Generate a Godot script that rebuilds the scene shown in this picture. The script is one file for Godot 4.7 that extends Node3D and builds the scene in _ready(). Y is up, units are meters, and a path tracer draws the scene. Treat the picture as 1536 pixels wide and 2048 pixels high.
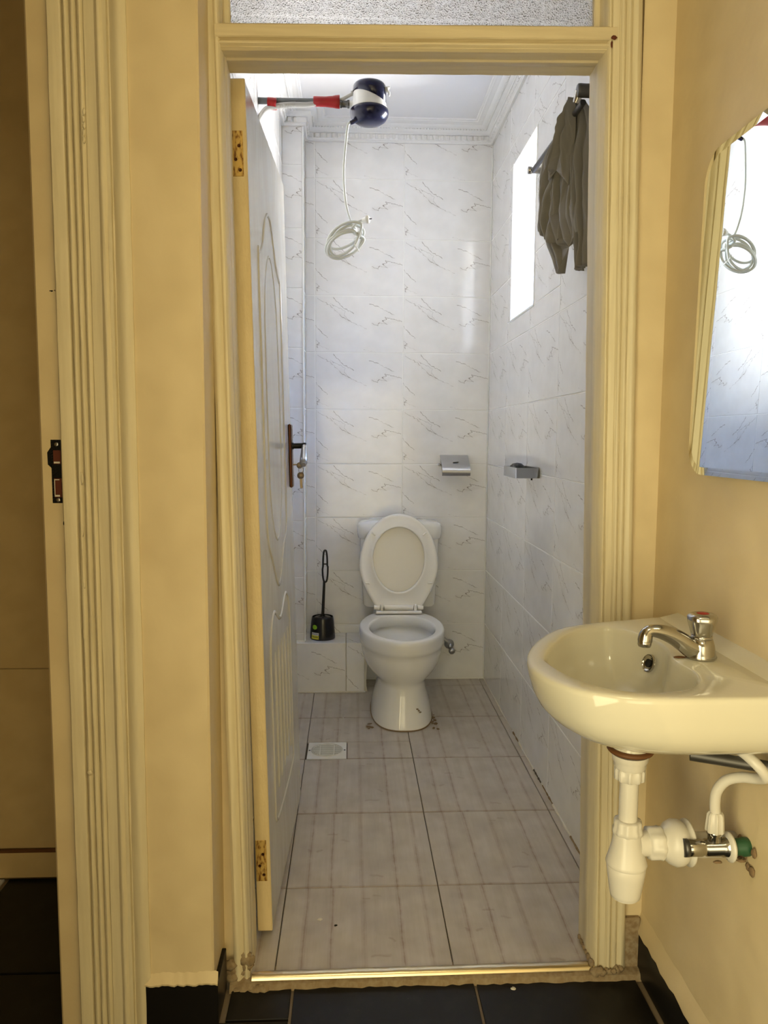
extends Node3D
# Small toilet room seen from a cream painted lobby; units are metres, y up, the camera stands at x = 0, z = 0.

var M := {}            # materials by name
var taken := {}        # names in use at top level
var tile_cache := {}   # tile meshes by size and print
var rng := RandomNumberGenerator.new()

const XR := 0.655      # right wall surface (lobby and toilet share it)
const XL := -0.30      # left toilet wall surface
const ZB := -3.669     # back wall surface
const YF := 0.02       # toilet floor level
const YC := 2.618      # toilet ceiling
const ZD := -1.59      # front of the door frame

# ---------------------------------------------------------------- mesh helpers
func tool() -> SurfaceTool:
	var st := SurfaceTool.new()
	st.begin(Mesh.PRIMITIVE_TRIANGLES)
	st.set_smooth_group(-1)
	return st

func tri_out(st: SurfaceTool, a: Vector3, b: Vector3, c: Vector3, o: Vector3) -> void:
	var n := (b - a).cross(c - a)
	if n.dot((a + b + c) / 3.0 - o) > 0.0:
		st.add_vertex(a); st.add_vertex(c); st.add_vertex(b)
	else:
		st.add_vertex(a); st.add_vertex(b); st.add_vertex(c)

func quad_out(st: SurfaceTool, a: Vector3, b: Vector3, c: Vector3, d: Vector3, o: Vector3) -> void:
	tri_out(st, a, b, c, o); tri_out(st, a, c, d, o)

# a box with chamfered edges, centre c, size s, turned by basis
func box(st: SurfaceTool, c: Vector3, s: Vector3, bevel := 0.0, basis := Basis.IDENTITY) -> void:
	st.set_smooth_group(-1)
	var h := s * 0.5
	var b: float = minf(bevel, minf(h.x, minf(h.y, h.z)) * 0.9)
	var p := func(sx: float, sy: float, sz: float, ax: int) -> Vector3:
		var v := Vector3(sx * (h.x - (0.0 if ax == 0 else b)), sy * (h.y - (0.0 if ax == 1 else b)), sz * (h.z - (0.0 if ax == 2 else b)))
		return c + basis * v
	for k in [-1.0, 1.0]:
		quad_out(st, p.call(k, -1, -1, 0), p.call(k, 1, -1, 0), p.call(k, 1, 1, 0), p.call(k, -1, 1, 0), c)
		quad_out(st, p.call(-1, k, -1, 1), p.call(1, k, -1, 1), p.call(1, k, 1, 1), p.call(-1, k, 1, 1), c)
		quad_out(st, p.call(-1, -1, k, 2), p.call(1, -1, k, 2), p.call(1, 1, k, 2), p.call(-1, 1, k, 2), c)
	if b <= 0.0:
		return
	for i in [-1.0, 1.0]:
		for j in [-1.0, 1.0]:
			quad_out(st, p.call(i, j, -1, 0), p.call(i, j, 1, 0), p.call(i, j, 1, 1), p.call(i, j, -1, 1), c)
			quad_out(st, p.call(i, -1, j, 0), p.call(i, 1, j, 0), p.call(i, 1, j, 2), p.call(i, -1, j, 2), c)
			quad_out(st, p.call(-1, i, j, 1), p.call(1, i, j, 1), p.call(1, i, j, 2), p.call(-1, i, j, 2), c)
			for k in [-1.0, 1.0]:
				tri_out(st, p.call(i, j, k, 0), p.call(i, j, k, 1), p.call(i, j, k, 2), c)

# a skin over rings of equally many points; edges along the rings sharper than the crease stay sharp
func loft(st: SurfaceTool, rings: Array, closed := true, cap0 := true, cap1 := true, crease := 40.0) -> void:
	var n: int = rings[0].size()
	var mid: Array = rings[rings.size() / 2]
	var group := []
	var g := 1
	for k in n:
		var a: Vector3 = mid[(k - 1 + n) % n]; var b: Vector3 = mid[k]; var c: Vector3 = mid[(k + 1) % n]
		if k > 0 and (b - a).length() > 1e-7 and (c - b).length() > 1e-7 and rad_to_deg((b - a).angle_to(c - b)) > crease:
			g += 1
		group.append(g)
	if g > 1 and closed:   # the last run joins the first one when the corner at point 0 is soft
		var a: Vector3 = mid[n - 1]; var b: Vector3 = mid[0]; var c: Vector3 = mid[1]
		if rad_to_deg((b - a).angle_to(c - b)) <= crease:
			for k in n:
				if group[k] == g: group[k] = 1
	# which way the skin faces: the ring's area against the direction of travel
	var o := Vector3.ZERO
	for v in mid: o += v
	o /= n
	var area := Vector3.ZERO
	for k in n: area += (mid[k] - o).cross(mid[(k + 1) % n] - o)
	var away: Vector3 = rings[-1][0] - rings[0][0]
	var oo := Vector3.ZERO
	for v in rings[-1]: oo += v
	var o0 := Vector3.ZERO
	for v in rings[0]: o0 += v
	if (oo - o0).length() > 1e-5: away = oo - o0
	var flip := area.dot(away) < 0.0
	for j in rings.size() - 1:
		for k in (n if closed else n - 1):
			st.set_smooth_group(group[k])
			var a: Vector3 = rings[j][k]; var b: Vector3 = rings[j][(k + 1) % n]; var c: Vector3 = rings[j + 1][(k + 1) % n]; var d: Vector3 = rings[j + 1][k]
			if flip:
				st.add_vertex(a); st.add_vertex(b); st.add_vertex(c); st.add_vertex(a); st.add_vertex(c); st.add_vertex(d)
			else:
				st.add_vertex(a); st.add_vertex(c); st.add_vertex(b); st.add_vertex(a); st.add_vertex(d); st.add_vertex(c)
	for e in 2:
		if (e == 0 and not cap0) or (e == 1 and not cap1): continue
		st.set_smooth_group(-1)
		var r: Array = rings[0] if e == 0 else rings[-1]
		var m := Vector3.ZERO
		for v in r: m += v
		m /= n
		for k in n:
			if (e == 0) == flip:
				st.add_vertex(m); st.add_vertex(r[(k + 1) % n]); st.add_vertex(r[k])
			else:
				st.add_vertex(m); st.add_vertex(r[k]); st.add_vertex(r[(k + 1) % n])
	st.set_smooth_group(-1)

func ring_of(c: Vector3, x: Vector3, y: Vector3, r: float, n: int) -> Array:
	var out := []
	for k in n:
		var a := TAU * k / n
		out.append(c + x * cos(a) * r + y * sin(a) * r)
	return out

# a round bar through points; r is a number or one radius per point
func tube(st: SurfaceTool, pts: Array, r, n := 12, caps := true) -> void:
	var rings := []
	var t: Vector3 = (pts[1] - pts[0]).normalized()
	var x := t.cross(Vector3.UP if absf(t.y) < 0.9 else Vector3.RIGHT).normalized()
	for i in pts.size():
		var d: Vector3 = (pts[mini(i + 1, pts.size() - 1)] - pts[maxi(i - 1, 0)]).normalized()
		x = (x - d * x.dot(d)).normalized()
		rings.append(ring_of(pts[i], x, d.cross(x), r[i] if r is Array else r, n))
	loft(st, rings, true, caps, caps)

func smooth_path(pts: Array, per := 8) -> Array:
	var out := []
	for i in pts.size() - 1:
		var a = pts[maxi(i - 1, 0)]; var b = pts[i]; var c = pts[i + 1]; var d = pts[mini(i + 2, pts.size() - 1)]
		for k in per:
			out.append(b.cubic_interpolate(c, a, d, float(k) / per))
	out.append(pts[-1])
	return out

# a turned body: profile of (radius, height) pairs about an axis
func lathe(st: SurfaceTool, prof: Array, at: Vector3, axis := Vector3.UP, n := 32, scale := Vector2.ONE) -> void:
	var x := axis.cross(Vector3.UP if absf(axis.y) < 0.9 else Vector3.BACK).normalized()
	var y := axis.cross(x)
	var parts := [[]]
	for i in prof.size():
		var p: Vector2 = prof[i]
		var ring := []
		for k in n:
			var a := TAU * k / n
			ring.append(at + axis * p.y + x * cos(a) * p.x * scale.x + y * sin(a) * p.x * scale.y)
		parts[-1].append(ring)
		if i > 0 and i < prof.size() - 1:   # a sharp corner of the profile starts a new skin
			var u: Vector2 = prof[i] - prof[i - 1]; var v: Vector2 = prof[i + 1] - prof[i]
			if absf(u.angle_to(v)) > 0.6: parts.append([ring])
	for i in parts.size():
		loft(st, parts[i], true, i == 0 and prof[0].x > 1e-4, i == parts.size() - 1 and prof[-1].x > 1e-4)

# a profile of (x, z) pairs drawn upwards, slightly uneven as brushed old paint is
func extrude_up(st: SurfaceTool, prof: Array, y0: float, y1: float, segs := 1, jitter := 0.0, t := Transform3D.IDENTITY, crease := 28.0) -> void:
	var rings := []
	for j in segs + 1:
		var ring := []
		for p in prof:
			var q := Vector3(p.x, lerpf(y0, y1, float(j) / segs), p.y)
			if jitter > 0.0: q += Vector3(rng.randf_range(-1, 1), 0, rng.randf_range(-1, 1)) * jitter
			ring.append(t * q)
		rings.append(ring)
	loft(st, rings, true, true, true, crease)

# ---------------------------------------------------------------- node helpers
func numbered(called: String) -> String:
	if not taken.has(called):
		taken[called] = 0
		return called
	taken[called] += 1
	return "%s_%03d" % [called, taken[called]]

func obj(called: String, st: SurfaceTool, m: Material, parent: Node = null, label := "") -> MeshInstance3D:
	st.generate_normals()
	return put(called, st.commit(), m, parent, label)

func put(called: String, mesh: Mesh, m: Material, parent: Node = null, label := "") -> MeshInstance3D:
	var o := MeshInstance3D.new()
	o.mesh = mesh
	o.material_override = m
	if parent == null:
		o.name = numbered(called)
		add_child(o, true)
	else:
		var i := 0
		o.name = called
		while parent.has_node(NodePath(o.name)):
			i += 1
			o.name = "%s_%03d" % [called, i]
		parent.add_child(o, true)
	if label: o.set_meta("label", label)
	return o

func thing(called: String, label: String, category: String, at := Vector3.ZERO, group := "") -> Node3D:
	var o := Node3D.new()
	o.name = numbered(called)
	o.position = at
	add_child(o, true)
	return tag(o, label, category, group)

func tag(o: Node3D, label: String, category: String, group := "", kind := "") -> Node3D:
	o.set_meta("label", label); o.set_meta("category", category)
	if group: o.set_meta("group", group)
	if kind: o.set_meta("kind", kind)
	return o

func struct(called: String, label: String, category: String, st: SurfaceTool = null, m: Material = null) -> Node3D:
	var o: Node3D
	if st: o = obj(called, st, m)
	else:
		o = Node3D.new(); o.name = called; add_child(o, true)
	return tag(o, label, category, "", "structure")

# ---------------------------------------------------------------- materials
func noise(freq: float, octaves := 4, s := 1) -> FastNoiseLite:
	var f := FastNoiseLite.new()
	f.noise_type = FastNoiseLite.TYPE_SIMPLEX_SMOOTH
	f.frequency = freq; f.fractal_octaves = octaves; f.seed = s
	return f

func noise_tex(freq: float, octaves := 4, s := 1, normal := false, bump := 4.0, ramp: Gradient = null, size := 512) -> NoiseTexture2D:
	var t := NoiseTexture2D.new()
	t.width = size; t.height = size; t.seamless = true
	t.noise = noise(freq, octaves, s)
	t.as_normal_map = normal; t.bump_strength = bump
	if ramp: t.color_ramp = ramp
	return t

func ramp(cols: Array, at: Array) -> Gradient:
	var g := Gradient.new()
	g.colors = PackedColorArray(cols); g.offsets = PackedFloat32Array(at)
	return g

func mat(called: String, c: Color, rough := 0.5, metal := 0.0) -> StandardMaterial3D:
	var m := StandardMaterial3D.new()
	m.resource_name = called
	m.albedo_color = c; m.roughness = rough; m.metallic = metal
	M[called] = m
	return m

func tri(m: StandardMaterial3D, scale: Vector3, normal: Texture2D = null, depth := 0.3, albedo: Texture2D = null) -> StandardMaterial3D:
	m.uv1_triplanar = true; m.uv1_world_triplanar = true; m.uv1_scale = scale
	if normal:
		m.normal_enabled = true; m.normal_texture = normal; m.normal_scale = depth
	if albedo: m.albedo_texture = albedo
	return m

func stroke(im: Image, pts: Array, dark: float, width: float, tint: Color, f: FastNoiseLite, wobble := 7.0) -> void:
	var w := im.get_width(); var h := im.get_height()
	for i in pts.size() - 1:
		var a := Vector2(pts[i].x * w, pts[i].y * h); var b := Vector2(pts[i + 1].x * w, pts[i + 1].y * h)
		var lo := Vector2i(maxi(0, int(minf(a.x, b.x) - 9)), maxi(0, int(minf(a.y, b.y) - 9)))
		var hi := Vector2i(mini(w, int(maxf(a.x, b.x) + 9)), mini(h, int(maxf(a.y, b.y) + 9)))
		for y in range(lo.y, hi.y):
			for x in range(lo.x, hi.x):
				var p := Vector2(x, y) + Vector2(f.get_noise_2d(x, y), f.get_noise_2d(x + 900, y)) * wobble
				var d := Geometry2D.get_closest_point_to_segment(p, a, b).distance_to(p)
				var k := clampf(1.0 - d / (width * 1.25 * (0.6 + 0.5 * f.get_noise_2d(x * 0.7 + 300, y))), 0, 1) * dark * clampf(0.85 + 0.9 * f.get_noise_2d(x * 0.5, y * 0.5 + 500), 0.15, 1)
				if k > 0.0: im.set_pixel(x, y, im.get_pixel(x, y).lerp(tint, k))

func v2(a: Array) -> Array:
	var out := []
	for i in range(0, a.size(), 2): out.append(Vector2(a[i], a[i + 1]))
	return out

func marble_print() -> ImageTexture:
	var w := 640; var h := 400
	var im := Image.create(w, h, false, Image.FORMAT_RGB8)
	var f := noise(0.006, 3, 4)
	for y in h:
		for x in w:
			var n := f.get_noise_2d(x, y) * 0.022
			im.set_pixel(x, y, Color(0.90 + n, 0.898 + n, 0.898 + n))
	var g := noise(0.03, 3, 9)
	var ink := Color(0.36, 0.325, 0.305)
	stroke(im, v2([0.2, 0.03, 0.3, 0.19, 0.43, 0.31]), 0.75, 3.4, ink, g)
	stroke(im, v2([0.02, 0.05, 0.17, 0.17, 0.3, 0.37, 0.41, 0.46]), 0.7, 3.1, ink, g)
	stroke(im, v2([0.17, 0.14, 0.34, 0.27, 0.33, 0.35, 0.4, 0.46]), 0.5, 2.6, ink, g)
	stroke(im, v2([0.4, 0.45, 0.58, 0.58]), 0.3, 2.9, ink, g)
	stroke(im, v2([0.61, 0.14, 0.71, 0.18, 0.8, 0.26, 0.9, 0.33]), 0.55, 3.1, ink, g)
	stroke(im, v2([0.635, 0.48, 0.71, 0.52, 0.72, 0.47, 0.81, 0.495, 0.765, 0.43, 0.81, 0.41, 0.79, 0.365, 0.87, 0.4, 0.98, 0.44]), 0.7, 3.1, ink, g)
	stroke(im, v2([0.0, 0.53, 0.08, 0.66, 0.14, 0.74]), 0.6, 3.1, ink, g)
	stroke(im, v2([0.0, 0.78, 0.045, 0.84, 0.015, 0.86, 0.03, 0.92]), 0.65, 2.9, ink, g)
	stroke(im, v2([0.03, 0.86, 0.15, 0.95]), 0.3, 2.6, ink, g)
	stroke(im, v2([0.55, 0.95, 0.72, 1.0]), 0.25, 2.6, ink, g)
	# soft warm and grey clouds that run with the strokes
	stroke(im, v2([0.1, 0.1, 0.38, 0.45]), 0.1, 26.0, Color(0.7, 0.66, 0.62), g)
	stroke(im, v2([0.65, 0.5, 0.95, 0.42]), 0.1, 22.0, Color(0.7, 0.66, 0.62), g)
	return ImageTexture.create_from_image(im)

func plank_print(s: int) -> ImageTexture:
	var w := 512
	var im := Image.create(w, w, false, Image.FORMAT_RGB8)
	var f := noise(0.02, 4, s); var c := noise(0.006, 3, s + 5)
	for y in w:
		for x in w:
			var n := f.get_noise_2d(x, y * 0.06) * 0.035 + c.get_noise_2d(x, y) * 0.05 + f.get_noise_2d(x * 6.0, y * 0.5) * 0.012
			im.set_pixel(x, y, Color(0.73 + n, 0.695 + n * 1.05, 0.65 + n * 1.15))
	var brown := Color(0.42, 0.29, 0.21)
	for k in [[0.145, 0.3], [0.3, 0.36], [0.5, 0.1], [0.735, 0.42], [0.9, 0.2]]:
		var x0: float = k[0] + rng.randf_range(-0.012, 0.012)
		stroke(im, v2([x0, 0.0, x0 + 0.004, 0.3, x0 - 0.002, 0.62, x0 + 0.002, 1.0]), k[1], 4.5, brown, f, 1.5)
		stroke(im, v2([x0, 0.0, x0, 1.0]), 0.16, 30.0, brown, f, 3.0)
	for k in 5:
		var p := Vector2(rng.randf(), rng.randf())
		stroke(im, [p, p + Vector2(rng.randf_range(-0.1, 0.1), rng.randf_range(-0.04, 0.04))], 0.22, 12.0, brown, f)
	stroke(im, v2([0.0, 0.995, 0.35, 0.99, 1.0, 0.995]), 0.25, 12.0, brown, c, 2.0)
	return ImageTexture.create_from_image(im)

func slate_print() -> ImageTexture:
	var w := 512
	var im := Image.create(w, w, false, Image.FORMAT_RGB8)
	var f := noise(0.012, 4, 33)
	for y in w:
		for x in w:
			var n: float = maxf(0.0, f.get_noise_2d(x, y)) * 0.035
			im.set_pixel(x, y, Color(0.095 + n, 0.09 + n, 0.085 + n))
	for k in 26:
		var p := Vector2i(rng.randi_range(4, w - 5), rng.randi_range(4, w - 5))
		var g := rng.randf_range(0.25, 0.5)
		for i in rng.randi_range(1, 4):
			im.set_pixel(p.x + rng.randi_range(-2, 2), p.y + rng.randi_range(-1, 1), Color(g, g, g * 0.95))
	return ImageTexture.create_from_image(im)

func rust_print() -> ImageTexture:
	var w := 128; var h := 256
	var im := Image.create(w, h, false, Image.FORMAT_RGB8)
	var f := noise(0.03, 4, 21)
	for y in h:
		for x in w:
			var n := f.get_noise_2d(x * 2.0, y * 0.6)
			var k := clampf(0.32 + n * 1.5, 0, 1)
			im.set_pixel(x, y, Color(0.80, 0.67, 0.38).lerp(Color(0.42, 0.26, 0.10), k * k * 0.9))
	return ImageTexture.create_from_image(im)

func sticker_print() -> ImageTexture:
	var w := 128; var h := 64
	var im := Image.create(w, h, false, Image.FORMAT_RGB8)
	im.fill(Color(0.82, 0.82, 0.84))
	im.fill_rect(Rect2i(0, 26, 128, 38), Color(0.82, 0.80, 0.25))
	for k in 9:
		im.fill_rect(Rect2i(10 + k * 12, 8, 7, 10), Color(0.35, 0.3, 0.5))
	for k in 7:
		im.fill_rect(Rect2i(14 + k * 15, 36, 9, 14), Color(0.25, 0.25, 0.15))
	return ImageTexture.create_from_image(im)

func make_materials() -> void:
	var lumps := noise_tex(0.012, 4, 3, true, 3.0)
	var brush := noise_tex(0.05, 3, 5, true, 5.0)
	var cloud := noise_tex(0.008, 3, 7, false, 1.0, ramp([Color(0.965, 0.96, 0.95), Color(1, 1, 1)], [0.2, 0.8]))
	tri(mat("wall_paint", Color(0.86, 0.79, 0.64), 0.55), Vector3(1.3, 1.3, 1.3), lumps, 0.35, cloud)
	tri(mat("frame_paint", Color(0.855, 0.81, 0.69), 0.5), Vector3(14, 0.9, 14), brush, 0.1, cloud)
	tri(mat("bar_paint", Color(0.83, 0.775, 0.645), 0.5), Vector3(0.9, 14, 14), brush, 0.1, cloud)
	tri(mat("door_edge_paint", Color(0.845, 0.765, 0.59), 0.5), Vector3(6, 1.5, 6), brush, 0.2, cloud)
	tri(mat("door_gloss", Color(0.80, 0.79, 0.76), 0.16), Vector3(3, 1, 3), lumps, 0.12, cloud)
	mat("plaster", Color(0.80, 0.72, 0.6), 0.7)
	mat("white_paint", Color(0.90, 0.90, 0.90), 0.35)
	tri(mat("ceiling_paint", Color(0.90, 0.90, 0.91), 0.3), Vector3(1, 1, 1), lumps, 0.1)
	mat("grout", Color(0.93, 0.93, 0.92), 0.8)
	mat("dark_grout", Color(0.33, 0.30, 0.26), 0.9)
	mat("tan_grout", Color(0.50, 0.44, 0.36), 0.9)
	tri(mat("cement", Color(0.60, 0.535, 0.43), 0.95), Vector3(5, 5, 5), lumps, 0.5, noise_tex(0.02, 3, 13, false, 1.0, ramp([Color(0.86, 0.81, 0.75), Color(1, 1, 1)], [0.2, 0.7])))
	var t := mat("marble", Color.WHITE, 0.1)
	t.albedo_texture = marble_print(); t.texture_repeat = false
	for k in 2:
		var p := mat("plank_%d" % k, Color.WHITE, 0.3)
		p.albedo_texture = plank_print(61 + k * 7); p.texture_repeat = false
	var s := mat("slate", Color.WHITE, 0.3)
	s.metallic_specular = 0.3
	s.albedo_texture = slate_print()
	tri(mat("pale_tile", Color(0.84, 0.75, 0.56), 0.35), Vector3(2, 2, 2), lumps, 0.05, cloud)
	mat("porcelain", Color(0.91, 0.91, 0.90), 0.08)
	mat("basin", Color(0.80, 0.785, 0.72), 0.08)
	mat("seat_plastic", Color(0.92, 0.915, 0.90), 0.25)
	mat("lid_plastic", Color(0.87, 0.85, 0.80), 0.22)
	mat("pvc", Color(0.84, 0.825, 0.79), 0.3)
	mat("chrome", Color(0.70, 0.69, 0.67), 0.16, 1.0)
	mat("satin_chrome", Color(0.72, 0.72, 0.72), 0.32, 1.0)
	mat("dull_metal", Color(0.36, 0.355, 0.35), 0.4, 0.8)
	mat("dark_metal", Color(0.12, 0.12, 0.12), 0.4, 0.7)
	mat("bronze", Color(0.32, 0.19, 0.11), 0.35, 0.85)
	mat("brass", Color(0.86, 0.80, 0.66), 0.25, 1.0)
	mat("mirror", Color(0.93, 0.95, 0.95), 0.0, 1.0)
	mat("mirror_edge", Color(0.25, 0.35, 0.33), 0.15)
	mat("black_plastic", Color(0.035, 0.035, 0.037), 0.25)
	mat("black", Color(0.02, 0.018, 0.015), 0.9)
	mat("rust", Color(0.36, 0.16, 0.08), 0.8)
	mat("navy_plastic", Color(0.045, 0.06, 0.20), 0.2)
	mat("white_plastic", Color(0.90, 0.90, 0.89), 0.3)
	mat("grey_pvc", Color(0.38, 0.40, 0.41), 0.45)
	mat("light_grey_pvc", Color(0.72, 0.72, 0.71), 0.45)
	mat("red_tape", Color(0.60, 0.05, 0.07), 0.4)
	mat("hose_plastic", Color(0.80, 0.82, 0.82), 0.22)
	mat("key_metal", Color(0.50, 0.44, 0.36), 0.4, 0.9)
	mat("green_pipe", Color(0.16, 0.33, 0.22), 0.45)
	mat("stain", Color(0.40, 0.25, 0.12), 0.6)
	mat("dirt", Color(0.50, 0.41, 0.30), 0.9)
	mat("dust_white", Color(0.85, 0.83, 0.78), 0.8)
	var h := mat("hinge_rust", Color.WHITE, 0.45, 0.4)
	h.albedo_texture = rust_print()
	h.uv1_triplanar = true; h.uv1_scale = Vector3(14, 8, 14)
	var cloth := tri(mat("cloth", Color(0.50, 0.485, 0.46), 0.9), Vector3(60, 60, 60), noise_tex(0.12, 2, 17, true, 3.0), 0.35)
	cloth.rim_enabled = true; cloth.rim = 0.2
	var glass := mat("frosted", Color(1, 1, 1, 0.04), 0.25)
	glass.refraction_enabled = true; glass.refraction_scale = 0.03
	tri(glass, Vector3(9, 9, 9), noise_tex(0.06, 2, 27, true, 10.0), 1.0)
	var pane := mat("pane", Color(0.95, 0.97, 1.0, 0.05), 0.02)
	pane.transparency = BaseMaterial3D.TRANSPARENCY_ALPHA
	var glow := mat("unseen_lamp_glow", Color(0.9, 0.88, 0.8), 0.5)
	glow.emission_enabled = true; glow.emission = Color(1.0, 0.92, 0.72); glow.emission_energy_multiplier = 1.0
	var st := mat("sticker", Color.WHITE, 0.4)
	st.albedo_texture = sticker_print()
	mat("lime_sticker", Color(0.55, 0.72, 0.16), 0.35)

# ---------------------------------------------------------------- tiles
# one tile: w by h, lower left corner at 0, facing +z; uv is the piece of the print it shows
func tile_mesh(w: float, h: float, uv: Rect2, thick := 0.006, edge := 0.0012) -> ArrayMesh:
	var key := "%.4f %.4f %s %.4f" % [w, h, uv, thick]
	if tile_cache.has(key): return tile_cache[key]
	var st := tool()
	var P := []
	for z in [[0.0, -thick], [0.0, -edge], [edge, 0.0]]:
		var e: float = z[0]
		P.append([Vector3(e, e, z[1]), Vector3(w - e, e, z[1]), Vector3(w - e, h - e, z[1]), Vector3(e, h - e, z[1])])
	var vert := func(v: Vector3) -> void:
		st.set_uv(Vector2(uv.position.x + uv.size.x * v.x / w, uv.position.y + uv.size.y * (1.0 - v.y / h)))
		st.add_vertex(v)
	var quad := func(a: Vector3, b: Vector3, c: Vector3, d: Vector3) -> void:
		for v in [a, c, b, a, d, c]: vert.call(v)
	quad.call(P[2][0], P[2][1], P[2][2], P[2][3])
	for j in 2:
		for k in 4:
			quad.call(P[j][k], P[j][(k + 1) % 4], P[j + 1][(k + 1) % 4], P[j + 1][k])
	st.generate_normals()
	var m := st.commit()
	tile_cache[key] = m
	return m

# tiles between the joints in us and vs, cut to the outline and round the holes; plane spanned by U and V from the origin
func tile_field(parent: Node, origin: Vector3, U: Vector3, V: Vector3, us: Array, vs: Array, area: Rect2, mats: Array, gap := 0.003, holes: Array = [], thick := 0.006, turn_print := false) -> void:
	var N := U.cross(V)
	var n := 0
	for j in vs.size() - 1:
		for i in us.size() - 1:
			var whole := Rect2(us[i], vs[j], us[i + 1] - us[i], vs[j + 1] - vs[j])
			var pieces: Array = [whole.intersection(area)]
			for hole in holes:
				var next := []
				for p in pieces:
					if not p.intersects(hole):
						next.append(p); continue
					var c: Rect2 = p.intersection(hole)
					next.append(Rect2(p.position.x, p.position.y, p.size.x, c.position.y - p.position.y))
					next.append(Rect2(p.position.x, c.end.y, p.size.x, p.end.y - c.end.y))
					next.append(Rect2(p.position.x, c.position.y, c.position.x - p.position.x, c.size.y))
					next.append(Rect2(c.end.x, c.position.y, p.end.x - c.end.x, c.size.y))
				pieces = next
			for p in pieces:
				var r: Rect2 = p
				if r.size.x < 0.008 or r.size.y < 0.008: continue
				r = r.grow(-gap * 0.5)
				var uv := Rect2((r.position.x - whole.position.x) / whole.size.x, 1.0 - (r.end.y - whole.position.y) / whole.size.y, r.size.x / whole.size.x, r.size.y / whole.size.y)
				var o := put("tile", tile_mesh(r.size.x, r.size.y, uv, thick), mats[(i * 7 + j * 3) % mats.size()], parent)
				var lift := rng.randf_range(-0.0004, 0.0004)
				o.transform = Transform3D(Basis(U, V, N), origin + U * r.position.x + V * r.position.y + N * lift)
				n += 1

func steps(a: float, d: float, b: float) -> Array:
	var out := []
	var x := a
	while x < b + absf(d):
		out.append(x); x += d
	return out

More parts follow.
